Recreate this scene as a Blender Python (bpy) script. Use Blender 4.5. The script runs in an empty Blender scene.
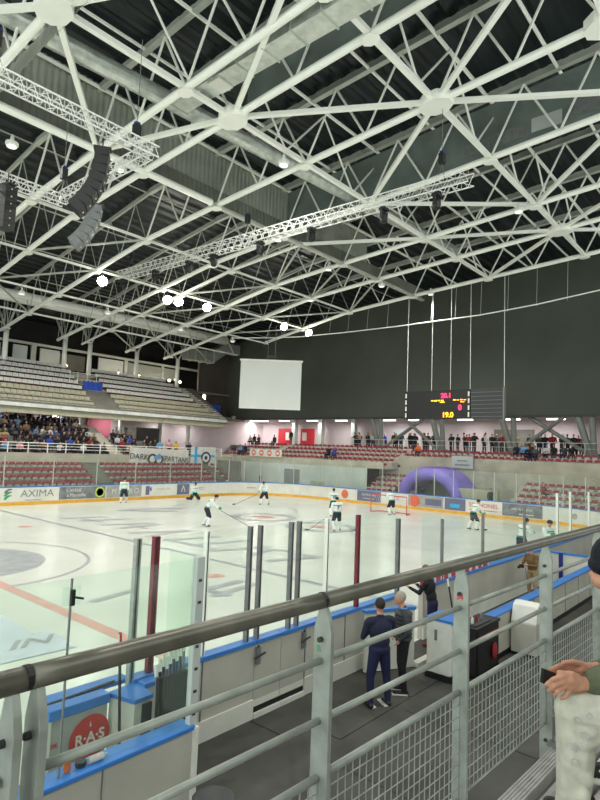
import bpy, bmesh, math, random
from mathutils import Vector, Matrix
random.seed(7)
S = bpy.context.scene
C = S.collection
PI = math.pi

# ---------------------------------------------------------------- camera
def look_camera():
    x, y, z, yaw, pitch, roll, fpx = -7.638, -22.355, 4.375, 0.712, 0.088, 0.037, 570.573
    f = Vector((math.cos(yaw)*math.cos(pitch), math.sin(yaw)*math.cos(pitch), math.sin(pitch)))
    r = Vector((math.sin(yaw), -math.cos(yaw), 0)); u = r.cross(f)
    c, s = math.cos(roll), math.sin(roll)
    r2 = r*c + u*s; u2 = -r*s + u*c
    cd = bpy.data.cameras.new('camera'); co = bpy.data.objects.new('camera', cd); C.objects.link(co)
    m = Matrix((r2, u2, -f)).transposed().to_4x4(); m.translation = Vector((x, y, z))
    co.matrix_world = m
    cd.sensor_fit = 'VERTICAL'; cd.sensor_height = 36; cd.sensor_width = 27
    cd.lens = fpx*36/800; cd.clip_start = .05; cd.clip_end = 400
    S.camera = co
look_camera()
# ---------------------------------------------------------------- world, exposure
w = bpy.data.worlds.new('world'); S.world = w; w.use_nodes = True
bg = w.node_tree.nodes['Background']; bg.inputs[0].default_value = (.93, 1.0, .95, 1); bg.inputs[1].default_value = 1.6
S.view_settings.view_transform = 'Standard'; S.view_settings.look = 'None'
S.view_settings.exposure = 0.36; S.view_settings.gamma = 1.0; S.view_settings.use_curve_mapping = False
# ---------------------------------------------------------------- lights of the hall (high bay lamps under the roof)
LAMPS = [(10, 20.3), (17, 20.3), (24.5, 20.3), (31, 20.3), (2, -19), (9, -21), (22.5, -11.5), (1.7, 2.4), (5.8, .7), (10.5, -5.2), (16.5, .7), (22.5, 1.5), (28, .7), (32.3, -1.1), (-6, 2), (-8, -12), (-8, 12), (3, 13.3)]  # the row nearest the far stand is added to brighten the upper tier
FLOOD = [(12.5, 13.5), (18.1, 13.7), (19.0, 13.5), (21.5, 13.1), (30.2, 12.6), (33.6, 12.5)]
LAMP_W = 1380; FLOOD_W = 1700
def zb(y):                                   # height of the bottom chords: the roof is a shallow arch
    return 17.5 - .065*y if y < 5 else 17.175 - .1*(y-5)
def spot(x, y, z, power, tgt, size=150, col=(1, .98, .9), rad=.16):
    ld = bpy.data.lights.new('lamp_light', 'SPOT'); ld.energy = power; ld.spot_size = math.radians(size); ld.spot_blend = .6
    ld.shadow_soft_size = rad; ld.color = col
    o = bpy.data.objects.new('lamp_light', ld); C.objects.link(o); o.location = (x, y, z)
    o.rotation_euler = (Vector(tgt) - Vector((x, y, z))).to_track_quat('-Z', 'Y').to_euler()
    return o
# ---------------------------------------------------------------- materials
def lin(c):
    return tuple(((v/255)/12.92 if v/255 <= .04045 else ((v/255+.055)/1.055)**2.4) for v in c)
MATS = {}
def mat(name, rgb, rough=.6, metal=0.0, noise=.12, scale=8.0, emit=0.0, bump=0.0):
    if name in MATS: return MATS[name]
    m = bpy.data.materials.new(name); m.use_nodes = True; nt = m.node_tree; b = nt.nodes['Principled BSDF']
    c = lin(rgb); b.inputs['Base Color'].default_value = (*c, 1); b.inputs['Roughness'].default_value = rough; b.inputs['Metallic'].default_value = metal
    m.diffuse_color = (*c, 1)
    if noise:
        tc = nt.nodes.new('ShaderNodeTexCoord'); n = nt.nodes.new('ShaderNodeTexNoise'); n.inputs['Scale'].default_value = scale; n.inputs['Detail'].default_value = 4
        r = nt.nodes.new('ShaderNodeValToRGB')
        lo = tuple(max(0, v*(1-noise*1.6)) for v in c); hi = tuple(min(1, v*(1+noise)) for v in c)
        r.color_ramp.elements[0].position = .3; r.color_ramp.elements[1].position = .7
        r.color_ramp.elements[0].color = (*lo, 1); r.color_ramp.elements[1].color = (*hi, 1)
        nt.links.new(tc.outputs['Object'], n.inputs['Vector']); nt.links.new(n.outputs['Fac'], r.inputs['Fac']); nt.links.new(r.outputs['Color'], b.inputs['Base Color'])
        if bump:
            bp = nt.nodes.new('ShaderNodeBump'); bp.inputs['Strength'].default_value = bump; bp.inputs['Distance'].default_value = .01
            nt.links.new(n.outputs['Fac'], bp.inputs['Height']); nt.links.new(bp.outputs['Normal'], b.inputs['Normal'])
    if emit:
        b.inputs['Emission Color'].default_value = (*c, 1); b.inputs['Emission Strength'].default_value = emit
    MATS[name] = m
    return m
def glass_mat(name, tint, gloss=.08, clear=.93):
    m = bpy.data.materials.new(name); m.use_nodes = True; nt = m.node_tree; nt.nodes.clear()
    out = nt.nodes.new('ShaderNodeOutputMaterial'); t = nt.nodes.new('ShaderNodeBsdfTransparent'); t.inputs[0].default_value = (*[v*clear for v in tint], 1)
    g = nt.nodes.new('ShaderNodeBsdfGlossy'); g.inputs['Roughness'].default_value = .08
    mx = nt.nodes.new('ShaderNodeMixShader'); mx.inputs[0].default_value = .018; nt.links.new(t.outputs[0], mx.inputs[1]); nt.links.new(g.outputs[0], mx.inputs[2])
    d = nt.nodes.new('ShaderNodeBsdfDiffuse'); d.inputs[0].default_value = (*tint, 1)
    mx2 = nt.nodes.new('ShaderNodeMixShader'); mx2.inputs[0].default_value = gloss
    nt.links.new(mx.outputs[0], mx2.inputs[1]); nt.links.new(d.outputs[0], mx2.inputs[2]); nt.links.new(mx2.outputs[0], out.inputs[0])
    MATS[name] = m
    return m
M = dict(
    ice=mat('ice', (226, 231, 221), .22, 0, .05, .35), lineblue=mat('faded_blue_line', (162, 168, 176), .3, 0, .06, 2), linered=mat('faded_red_line', (222, 172, 160), .3, 0, .06, 2),
    greymark=mat('grey_ice_print', (168, 173, 176), .35, 0, .14, 2), palemark=mat('pale_blue_ice_print', (206, 218, 226), .3, 0, .05, 2), spotred=mat('faceoff_red', (214, 160, 150), .3, 0, .06, 3),
    steel=mat('white_painted_steel', (246, 247, 238), .35, 0, .02, 1.2), steel3=mat('dull_grey_steel', (120, 123, 118), .55, .1, .08, 1.5), steel2=mat('grey_painted_and_dimmed_steel', (186, 190, 180), .5, .1, .08, 1.5), deck=mat('dark_roof_deck', (27, 34, 36), .35, .2, .3, .6),
    galv=mat('galvanised_steel', (164, 170, 162), .42, .3, .14, 14), galvdark=mat('worn_galvanised_tube', (112, 109, 98), .34, .35, .2, 9), duct=mat('spiral_duct_metal', (200, 205, 198), .3, .55, .14, 3),
    curtain=mat('corrugated_sheet', (176, 178, 168), .45, .25, .14, .7), curtain2=mat('shadow_tinted_corrugated_sheet', (126, 127, 118), .5, .2, .14, .8), screen_sheet=mat('grey_smoke_curtain', (112, 124, 119), .6, 0, .18, .8),
    alu=mat('bright_aluminium_truss', (232, 232, 228), .35, .2, .04, 5), black=mat('matt_black', (22, 23, 24), .5, 0, .2, 10), dgrey=mat('dark_grey_plastic', (50, 52, 54), .5, 0, .15, 10),
    mgrey=mat('mid_grey_plastic', (120, 122, 122), .5, 0, .12, 8), white=mat('white_plastic', (228, 228, 220), .45, 0, .05, 4), board=mat('board_panel_grey', (190, 187, 176), .5, 0, .07, 1.2), boardw=mat('board_panel_white', (222, 221, 212), .45, 0, .06, 1.2),
    kickw=mat('white_kick_strip', (226, 226, 216), .45, 0, .06, 2), kicky=mat('yellow_kick_strip', (228, 172, 62), .5, 0, .08, 2), blue=mat('blue_board_cap', (58, 124, 204), .4, 0, .08, 3), navyp=mat('dark_blue_paint', (36, 52, 130), .4, 0, .08, 3),
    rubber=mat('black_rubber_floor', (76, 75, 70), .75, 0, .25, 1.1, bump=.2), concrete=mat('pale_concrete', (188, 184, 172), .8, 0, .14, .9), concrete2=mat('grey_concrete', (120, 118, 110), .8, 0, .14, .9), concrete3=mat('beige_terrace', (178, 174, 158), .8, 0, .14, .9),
    redseat=mat('red_seat_plastic', (150, 44, 62), .5, 0, .12, 2), greyseat=mat('grey_seat_plastic', (216, 218, 212), .5, 0, .10, 2), maroon=mat('maroon_seat_plastic', (104, 34, 52), .5, 0, .12, 2), beigeshade=mat('beige_and_shade_tint_plastic', (176, 172, 150), .5, 0, .10, 2),
    darkwall=mat('dark_acoustic_wall', (74, 79, 72), .8, 0, .10, .25), brownwall=mat('brown_wall', (78, 70, 66), .8, 0, .12, .4), mauve=mat('mauve_wall', (204, 188, 189), .8, 0, .06, .5), pinkwall=mat('pink_stair_wall', (176, 96, 110), .8, 0, .08, .5),
    panelw=mat('pale_wall_panel', (190, 196, 192), .6, 0, .08, .6), darkroom=mat('dark_opening', (30, 28, 28), .8, 0, .2, 1), redposter=mat('red_poster', (206, 40, 52), .5, 0, .1, 1.5),
    tubelight=mat('fluorescent_tube', (255, 250, 240), .5, 0, 0, emit=3.2), lampglow=mat('lit_lamp_lens', (255, 250, 235), .5, 0, 0, emit=60), lampwhite=mat('white_lamp_diffuser', (250, 250, 244), .4, 0, 0, emit=.55), warmglow=mat('warm_lamp_lens', (255, 236, 200), .5, 0, 0, emit=6),
    screen=mat('projection_screen', (214, 216, 214), .7, 0, .02, .5), ledred=mat('red_led_digits', (255, 40, 90), .5, 0, 0, emit=2.6), ledamber=mat('amber_led_digits', (255, 176, 30), .5, 0, 0, emit=2.2), ledgreen=mat('green_led', (60, 230, 170), .5, 0, 0, emit=3),
    skincrowd=mat('skin_far', (168, 122, 102), .6, 0, .08, 30), skin=mat('skin', (205, 150, 124), .5, 0, .08, 30), hairg=mat('grey_hair', (170, 162, 150), .7, 0, .2, 60), hairb=mat('dark_brown_hair', (48, 38, 32), .7, 0, .25, 60), hairl=mat('brown_hair', (120, 92, 66), .7, 0, .25, 60),
    navy=mat('navy_cloth', (26, 30, 58), .8, 0, .2, 14), navy2=mat('navy_trousers', (24, 28, 66), .8, 0, .2, 14), blackc=mat('black_cloth', (24, 24, 28), .85, 0, .2, 14), greyc=mat('dark_grey_quilt', (58, 60, 66), .7, 0, .2, 20),
    jeans=mat('cream_denim', (204, 203, 188), .85, 0, .09, 22, bump=.35), olive=mat('olive_canvas', (98, 104, 80), .85, 0, .15, 26, bump=.3), beanie=mat('navy_knit', (16, 20, 34), .9, 0, .3, 90, bump=.5),
    jersey=mat('white_jersey', (226, 232, 230), .8, 0, .06, 8), green=mat('green_jersey_trim', (48, 160, 104), .8, 0, .1, 8), breezer=mat('navy_hockey_pants', (34, 38, 58), .8, 0, .1, 8), brownc=mat('brown_suede', (120, 92, 62), .9, 0, .2, 14),
    tan=mat('tan_cloth', (176, 150, 110), .85, 0, .15, 14), bluec=mat('blue_cloth', (44, 78, 180), .85, 0, .15, 14), lightc=mat('pale_cloth', (200, 198, 196), .85, 0, .1, 14), redc=mat('red_cloth', (150, 34, 44), .85, 0, .15, 14), yellowc=mat('yellow_cloth', (214, 178, 50), .85, 0, .15, 14), pinkc=mat('pink_cloth', (206, 150, 156), .85, 0, .15, 14), olivec=mat('khaki_cloth', (78, 80, 58), .85, 0, .15, 14), lblue=mat('light_blue_cloth', (110, 160, 206), .85, 0, .15, 14), orangec=mat('orange_cloth', (226, 104, 40), .85, 0, .15, 14),
    stickred=mat('dark_red_post', (120, 22, 40), .4, .1, .1, 4), purple=mat('purple_inflatable', (128, 108, 206), .5, 0, .1, .8), redink=mat('red_print', (204, 66, 66), .5, 0, .1, 2), greyink=mat('grey_print', (128, 130, 134), .5, 0, .1, 2), darkink=mat('dark_print', (64, 66, 72), .5, 0, .1, 2), adgrey=mat('grey_advert_panel', (168, 168, 166), .5, 0, .14, 2.2), admid=mat('mid_grey_advert_panel', (126, 128, 132), .5, 0, .25, 2.2), greenink=mat('green_print', (80, 180, 120), .5, 0, .1, 2), lime=mat('lime_print', (186, 214, 96), .5, 0, .1, 2), blueink=mat('sky_blue_print', (70, 170, 220), .5, 0, .08, 2), orangeink=mat('orange_red_print', (222, 112, 84), .5, 0, .08, 2), violetink=mat('slate_violet_print', (110, 112, 138), .5, 0, .08, 2), cloth_white=mat('white_banner_cloth', (214, 214, 208), .85, 0, .08, 2),
)
M['glass'] = glass_mat('rink_glass', (.97, 1, .98), .02, .985)
M['glassg'] = glass_mat('greenish_glass', (.93, .98, .945), .02, 1.0)
# ---------------------------------------------------------------- mesh helpers
ORD = ['first', 'second', 'third', 'fourth', 'fifth', 'sixth', 'seventh', 'eighth', 'ninth', 'tenth', 'eleventh', 'twelfth', 'thirteenth', 'fourteenth', 'fifteenth', 'sixteenth', 'seventeenth', 'eighteenth', 'nineteenth', 'twentieth', 'twenty-first', 'twenty-second', 'twenty-third', 'twenty-fourth', 'twenty-fifth', 'twenty-sixth']
class MB:
    def __init__(s): s.v = []; s.f = []; s.m = []; s.mats = []
    def mi(s, m):
        m = M[m] if isinstance(m, str) else m
        if m not in s.mats: s.mats.append(m)
        return s.mats.index(m)
    def add(s, vs, fs, m):
        b = len(s.v); s.v += [tuple(v) for v in vs]; i = s.mi(m)
        for f in fs: s.f.append(tuple(b+k for k in f)); s.m.append(i)
        return s
    def box(s, c, d, m, rz=0, bev=0):
        x, y, z = d[0]/2, d[1]/2, d[2]/2; R = Matrix.Rotation(rz, 3, 'Z'); c = Vector(c)
        vs = [c + R @ Vector((sx*x, sy*y, sz*z)) for sz in (-1, 1) for sx, sy in ((-1, -1), (1, -1), (1, 1), (-1, 1))]
        return s.add(vs, [(3, 2, 1, 0), (4, 5, 6, 7), (0, 1, 5, 4), (1, 2, 6, 5), (2, 3, 7, 6), (3, 0, 4, 7)], m)
    def bx(s, x0, x1, y0, y1, z0, z1, m): return s.box(((x0+x1)/2, (y0+y1)/2, (z0+z1)/2), (abs(x1-x0), abs(y1-y0), abs(z1-z0)), m)
    def bar(s, a, b, wd, h, m, up=(0, 0, 1)):
        a = Vector(a); b = Vector(b); d = (b-a).normalized(); up = Vector(up)
        if abs(d.dot(up)) > .98: up = Vector((0, 1, 0))
        r = d.cross(up).normalized()*wd/2; u = r.cross(d).normalized()*h/2
        vs = [p + e for p in (a, b) for e in (-r-u, r-u, r+u, -r+u)]
        return s.add(vs, [(3, 2, 1, 0), (4, 5, 6, 7), (0, 1, 5, 4), (1, 2, 6, 5), (2, 3, 7, 6), (3, 0, 4, 7)], m)
    def tube(s, pts, r, m, n=8, rr=None, caps=True):
        pts = [Vector(p) for p in pts]; vs = []; fs = []; k = len(pts)
        ref = None
        for i, p in enumerate(pts):
            t = (pts[min(i+1, k-1)] - pts[max(i-1, 0)]).normalized()
            if ref is None:
                ref = t.orthogonal().normalized()
            ref = (ref - t*ref.dot(t)).normalized(); o = t.cross(ref); rad = rr[i] if rr else r
            for j in range(n):
                a = 2*PI*j/n; vs.append(p + (ref*math.cos(a) + o*math.sin(a))*rad)
        for i in range(k-1):
            for j in range(n):
                fs.append((i*n+j, i*n+(j+1) % n, (i+1)*n+(j+1) % n, (i+1)*n+j))
        if caps: fs.append(tuple(range(n-1, -1, -1))); fs.append(tuple((k-1)*n+j for j in range(n)))
        return s.add(vs, fs, m)
    def prism(s, poly, ext, m):                 # poly: list of 3D points; ext: vector
        e = Vector(ext); n = len(poly); vs = [Vector(p) for p in poly] + [Vector(p)+e for p in poly]
        fs = [tuple(range(n-1, -1, -1)), tuple(range(n, 2*n))] + [(i, (i+1) % n, n+(i+1) % n, n+i) for i in range(n)]
        return s.add(vs, fs, m)
    def lathe(s, c, prof, m, n=16, axis='z'):
        vs = []; fs = []; k = len(prof); c = Vector(c)
        for r, h in prof:
            for j in range(n):
                a = 2*PI*j/n; q = (r*math.cos(a), r*math.sin(a), h)
                if axis == 'x': q = (h, q[0], q[1])
                if axis == 'y': q = (q[0], h, q[1])
                vs.append(c+Vector(q))
        for i in range(k-1):
            for j in range(n): fs.append((i*n+j, i*n+(j+1) % n, (i+1)*n+(j+1) % n, (i+1)*n+j))
        fs.append(tuple(range(n-1, -1, -1))); fs.append(tuple((k-1)*n+j for j in range(n)))
        return s.add(vs, fs, m)
    def ball(s, c, r, m, n=10, q=(1, 1, 1)):
        prof = [(r*math.sin(PI*i/n)+1e-4, -r*math.cos(PI*i/n)) for i in range(n+1)]
        b = len(s.v); s.lathe((0, 0, 0), prof, m, n+4)
        for i in range(b, len(s.v)):
            v = s.v[i]; s.v[i] = (c[0]+v[0]*q[0], c[1]+v[1]*q[1], c[2]+v[2]*q[2])
        return s
    def mesh(s, name, smooth=False):
        me = bpy.data.meshes.new(name); me.from_pydata(s.v, [], s.f)
        for m in s.mats: me.materials.append(m)
        me.polygons.foreach_set('material_index', s.m)
        if smooth: me.polygons.foreach_set('use_smooth', [True]*len(s.f))
        me.validate(); me.update(); return me
    def build(s, name, parent=None, smooth=False, bevel=0, origin=None):
        if origin is not None:
            o0 = Vector(origin); s.v = [tuple(Vector(v)-o0) for v in s.v]
        o = bpy.data.objects.new(name, s.mesh(name, smooth)); C.objects.link(o)
        if origin is not None: o.location = origin
        if parent: o.parent = parent
        if bevel:
            b = o.modifiers.new('bevel', 'BEVEL'); b.width = bevel; b.segments = 2; b.limit_method = 'ANGLE'
        return o
def tag(o, label=None, cat=None, group=None, kind=None):
    if label: o['label'] = label
    if cat: o['category'] = cat
    if group: o['group'] = group
    if kind: o['kind'] = kind
    return o
def empty(name, loc, label, cat, group=None, rz=0):
    o = bpy.data.objects.new(name, None); C.objects.link(o); o.location = loc; o.rotation_euler = (0, 0, rz); o.empty_display_size = .1
    bpy.context.view_layer.update() if False else None
    return tag(o, label, cat, group)
def struct(mb, name, **k): return tag(mb.build(name, **k), kind='structure')
def copy_tree(o, parent=None):
    c = o.copy(); C.objects.link(c)
    if parent: c.parent = parent
    for ch in o.children: copy_tree(ch, c)
    return c
def text_mesh(txt, size, m, depth=.004, shear=0.0, space=1.0, bold=0.0):
    cu = bpy.data.curves.new('t', 'FONT'); cu.body = txt; cu.size = size; cu.extrude = depth; cu.align_x = 'CENTER'; cu.align_y = 'CENTER'; cu.shear = shear; cu.space_character = space; cu.offset = bold
    o = bpy.data.objects.new('t', cu); C.objects.link(o)
    dg = bpy.context.evaluated_depsgraph_get(); me = bpy.data.meshes.new_from_object(o.evaluated_get(dg))
    bpy.data.objects.remove(o); me.materials.clear(); me.materials.append(M[m]); return me
def text_into(mb, txt, size, m, c, right, up, sx=1.0, **k):      # writes text into a mesh builder on the plane (right, up) at c
    me = text_mesh(txt, size, m, **k); r = Vector(right).normalized(); u = Vector(up).normalized(); n = r.cross(u); c = Vector(c)
    mb.add([c + r*v.co.x*sx + u*v.co.y + n*v.co.z for v in me.vertices], [tuple(p.vertices) for p in me.polygons], m)
def wb(mb, name, root, **k):                 # part given in world coordinates, stored in its root's local space
    L = root.location; mb.v = [(x-L[0], y-L[1], z-L[2]) for x, y, z in mb.v]
    return mb.build(name, parent=root, **k)
# ---------------------------------------------------------------- figures: one continuous remeshed body, face colours by nearest limb
def cap(mb, a, ra, b, rb, n=10):
    a = Vector(a); b = Vector(b); d = b-a; L = d.length
    if L < 1e-5: mb.ball(a, ra, 'skin', 8); return
    t = d/L; pts = []; rr = []
    for i in range(5):
        u = PI/2*i/4; pts.append(a - t*ra*math.cos(u)); rr.append(max(1e-4, ra*math.sin(u)))
    for i in range(5):
        u = PI/2*i/4; pts.append(b + t*rb*math.sin(u)); rr.append(max(1e-4, rb*math.cos(u)))
    mb.tube(pts, 1, 'skin', n, rr)
def pdist(p, q):
    if q[0] == 'c':
        a, ra, b, rb = q[1:5]; ab = b-a; t = max(0, min(1, (p-a).dot(ab)/max(1e-9, ab.dot(ab)))); return (p-(a+ab*t)).length - (ra+(rb-ra)*t)
    d = p-q[1]; r = q[2]; k = math.sqrt((d.x/r[0])**2 + (d.y/r[1])**2 + (d.z/r[2])**2); return (k-1)*min(r)
def fig_mesh(name, prims, slots, voxel, extra=None, smooth=2):
    pr = []
    for q in prims:
        if q[0] == 'c': pr.append(('c', Vector(q[1]), q[2], Vector(q[3]), q[4], q[5]))
        else: pr.append(('e', Vector(q[1]), q[2], q[3]))
    mb = MB()
    for q in pr:
        if q[0] == 'c': cap(mb, q[1], q[2], q[3], q[4])
        else: mb.ball(q[1], 1, 'skin', 10, q[2])
    me = mb.mesh('tmp'); o = bpy.data.objects.new('tmp', me); C.objects.link(o)
    r = o.modifiers.new('r', 'REMESH'); r.mode = 'VOXEL'; r.voxel_size = voxel; r.use_smooth_shade = True
    if smooth:
        sm = o.modifiers.new('s', 'SMOOTH'); sm.factor = .5; sm.iterations = smooth
    dg = bpy.context.evaluated_depsgraph_get(); res = bpy.data.meshes.new_from_object(o.evaluated_get(dg)); res.name = name
    bpy.data.objects.remove(o); res.materials.clear()
    idx = {}
    for s, m in slots.items(): idx[s] = len(res.materials); res.materials.append(M[m])
    for f in res.polygons:
        c = f.center; best = min(pr, key=lambda q: pdist(c, q)); f.material_index = idx[best[-1]]; f.use_smooth = True
    return res
def body(arms='down', legs='stand', lean=0.0, spread=.11, bulk=1.0, hair=True, hands=False, helmet=False, gear=False, turn=0.0, headfwd=0.0, step=0.0):
    P = []
    V = Vector
    def e(c, r, s): P.append(('e', c, r, s))
    def c(a, ra, b, rb, s): P.append(('c', a, ra, b, rb, s))
    b = bulk; hz = .94; ly = lean
    if legs == 'sit': hz = .50
    up = hz-.94
    def T(x, y, z):                           # torso points lean forward about the hips
        z += up; k = (z-hz); return (x, y + k*math.tan(ly), hz + k*math.cos(ly))
    e(T(0, 0, .95), (.165*b, .12*b, .12), 'bottom'); e(T(0, 0, 1.08), (.155*b, .115*b, .17), 'top'); e(T(0, 0, 1.28), (.185*b, .125*b, .2), 'top')
    c(T(-.15*b, 0, 1.42), .065*b, T(.15*b, 0, 1.42), .065*b, 'top')
    c(T(0, 0, 1.42), .085, T(0, .005, 1.49), .066, 'top'); c(T(0, 0, 1.44), .065, T(0, .02+headfwd*.5, 1.56), .055, 'skin')
    hy = .03+headfwd; H = lambda x, y, z: (T(x, 0, 1.67)[0] + x*0, T(0, 0, 1.67)[1] + y + hy, T(0, 0, 1.67)[2] + z - (headfwd*.25))
    ct, st = math.cos(turn), math.sin(turn)
    def HH(x, y, z): return H(x*ct - y*st, x*st + y*ct, z)
    e(HH(0, 0, 0), (.080, .098, .114), 'skin'); e(HH(0, .03, -.065), (.05, .055, .045), 'skin')
    e(HH(0, .1, -.012), (.014, .018, .026), 'skin'); e(HH(.077, -.005, -.01), (.012, .022, .03), 'skin'); e(HH(-.077, -.005, -.01), (.012, .022, .03), 'skin')
    if helmet: e(HH(0, -.008, .04), (.102, .125, .098), 'hair'); c(HH(-.06, .09, .055), .02, HH(.06, .09, .055), .02, 'hair')
    elif hair: e(HH(0, -.018, .03), (.089, .1, .106), 'hair')
    # legs
    for s in (-1, 1):
        x = s*spread
        if legs == 'sit':
            k = (x*1.2, .42, .50); a = (x*1.2+s*.02*0, .40+step*s, .10)
            c((s*.09, 0, hz-.03), .095*b, k, .068*b, 'bottom'); c(k, .066*b, a, .045*b, 'bottom'); c((a[0], a[1]-.02, .045), .045, (a[0], a[1]+.16, .035), .035, 'shoe')
        elif legs == 'kneel':
            k = (x*1.9, .18, .12); a = (x*2.4, -.28, .1)
            c((s*.1, 0, hz-.05-.4), .12*b, k, .1*b, 'bottom'); c(k, .09*b, a, .08*b, 'shoe')
        else:
            fy = step*s
            k = (x*1.05, .02+fy*.55+ (.1 if gear else 0), .50); a = (x*1.15, fy-(.06 if gear else .02), .10)
            th = .125 if gear else .092
            c((s*.085, 0, .90), th*b, k, (.085 if gear else .062)*b, 'bottom'); c(k, (.082 if gear else .06)*b, a, (.062 if gear else .045)*b, 'sock' if gear else 'bottom')
            c((a[0], a[1]-.04, .05), .045, (a[0], a[1]+.17, .038), .036, 'shoe')
            if gear: c((a[0], a[1]-.08, .005), .008, (a[0], a[1]+.2, .005), .008, 'hair')
    # arms
    for s in (-1, 1):
        sh = V(T(s*.185*b, 0, 1.41)); mode = arms[0 if s < 0 else 1] if isinstance(arms, tuple) else arms
        if mode == 'down': el = sh + V((s*.06, -.03, -.28)); ha = el + V((-s*.01, .08, -.25))
        elif mode == 'cross': el = sh + V((s*.07, .06, -.26)); ha = el + V((-s*.24, .14, .07))
        elif mode == 'front': el = sh + V((s*.06, .1, -.25)); ha = el + V((-s*.12, .22, .03))
        elif mode == 'pocket': el = sh + V((s*.09, -.06, -.26)); ha = el + V((-s*.09, .14, -.17))
        elif mode == 'lap': el = sh + V((s*.05, .08, -.26)); ha = el + V((-s*.12, .24, -.04))
        elif mode == 'up': el = sh + V((s*.12, .05, .15)); ha = el + V((-s*.02, .1, .26))
        elif mode == 'rail': el = sh + V((s*.05, .12, -.23)); ha = el + V((-s*.03, .25, .08))
        elif mode == 'stick': el = sh + V((s*.06, .16, -.2)); ha = el + V((-s*.05, .2, -.16))
        elif mode == 'face': el = sh + V((s*.1, .16, -.16)); ha = el + V((-s*.16, .2, .12))
        else: el = sh + V(mode[0]); ha = el + V(mode[1])
        g = 1.35 if gear else 1.0
        c(sh, .062*b*g, el, .047*g, 'top'); c(el, .046*g, ha, .036*g, 'top')
        d = (ha-el).normalized()
        if gear: c(ha, .055, ha+d*.09, .055, 'glove')
        elif hands:
            c(ha, .028, ha+d*.07, .034, 'skin'); side = d.cross(V((0, 0, 1)));
            if side.length < .1: side = V((0, 1, 0))
            side.normalize(); bend = V((-s*.2, .15, -.1))
            for i, ln in enumerate((.065, .075, .07, .055)):
                b0 = ha+d*.09+side*(.027-.018*i); b1 = b0+(d+bend*.5).normalized()*ln*.55; c(b0, .0095, b1, .0088, 'skin'); c(b1, .0088, b1+(d+bend*2).normalized()*ln*.5, .0075, 'skin')
            t0 = ha+d*.03+side*.035; c(t0, .012, t0+side*.02+d*.045, .009, 'skin')
        else: c(ha, .032, ha+d*.1, .026, 'skin')
    return P
# ================================================================ STRUCTURE
RX0, RX1, RY0, RY1, RR = -33.0, 33.6, -15.5, 17.2, 6.0
def rink_path(off=0.0, n=12, x_start=-33.0):
    """outline of the boards from the near left opening round the far side: far side, far right corner, end, near right corner, near side"""
    pts = [(x_start, RY1+off)]
    for i in range(n+1):
        a = PI/2 - PI/2*i/n; pts.append((RX1-RR+(RR+off)*math.cos(a), RY1-RR+(RR+off)*math.sin(a)))
    for i in range(n+1):
        a = -PI/2*i/n; pts.append((RX1-RR+(RR+off)*math.cos(a), RY0+RR+(RR+off)*math.sin(a)))
    return pts
# ---- ice with its painted marks
mb = MB()
edge = rink_path(0.0)
poly = [(x, y, 0) for x, y in edge] + [(-33, RY0, 0)]
mb.add(poly, [tuple(range(len(poly)-1, -1, -1))], 'ice')
Z = .004; ZB = .0045
def strip(x0, x1, y0, y1, m, z=Z): mb.add([(x0, y0, z), (x1, y0, z), (x1, y1, z), (x0, y1, z)], [(0, 1, 2, 3)], m)
def ring(cx, cy, r0, r1, m, n=64, z=Z, ey=1.0):
    vs = [(cx+r*math.cos(2*PI*j/n), cy+r*ey*math.sin(2*PI*j/n), z) for r in (r0, r1) for j in range(n)]
    mb.add(vs, [(j, n+j, n+(j+1) % n, (j+1) % n) for j in range(n)], m)
def disc(cx, cy, r, m, n=40, z=Z, ey=1.0): mb.add([(cx+r*math.cos(2*PI*j/n), cy+r*ey*math.sin(2*PI*j/n), z) for j in range(n)], [tuple(range(n))], m)
strip(7.38, 7.64, RY0, RY1, 'lineblue'); strip(-7.64, -7.38, RY0, RY1, 'lineblue')
strip(-.17, .17, RY0, RY1, 'linered', Z+.001)
ring(0, 0, 4.42, 4.55, 'greymark')
disc(0, 0, 3.0, 'greymark'); 
for k in range(7):
    a = k*.9; ring(.9*math.cos(a), .9*math.sin(a)+.2, .45, .72, 'ice', 24, Z+.001)
disc(5.72, 7.3, .33, 'spotred'); disc(5.72, -7.3, .33, 'spotred'); disc(-5.72, -7.3, .33, 'spotred'); disc(-5.72, 7.3, .33, 'spotred')
for cx, cy in ((19.3, 3.6), (18.8, -1.6)):
    ring(cx, cy, 1.55, 2.15, 'greymark', ey=1.0); disc(cx, cy, .75, 'spotred')
strip(29.3, 29.36, RY0+1.2, RY1-1.2, 'linered')
for sx in (21.0,):
    for sy in (8.2, -7.6): ring(sx, sy, 4.42, 4.52, 'greymark', ey=1.0)
def ice_text(t, size, cx, cy, m, sx=1.0, ang=-PI/2, **k):
    text_into(mb, t, size, m, (cx, cy, Z), (math.cos(ang), math.sin(ang), 0), (-math.sin(ang), math.cos(ang), 0), sx=sx, depth=0, **k)
def bars(x0, y0, dirs, m='greymark'):
    global ZB
    for (ax, ay, bx_, by_, wd) in dirs:
        a = Vector((ax, ay, 0)); b = Vector((bx_, by_, 0)); d = (b-a).normalized(); n = Vector((-d.y, d.x, 0))*wd/2; ZB += .0004
        mb.add([tuple((a+n)[:2])+(ZB,), tuple((a-n)[:2])+(ZB,), tuple((b-n)[:2])+(ZB,), tuple((b+n)[:2])+(ZB,)], [(0, 1, 2, 3)], m)
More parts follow.
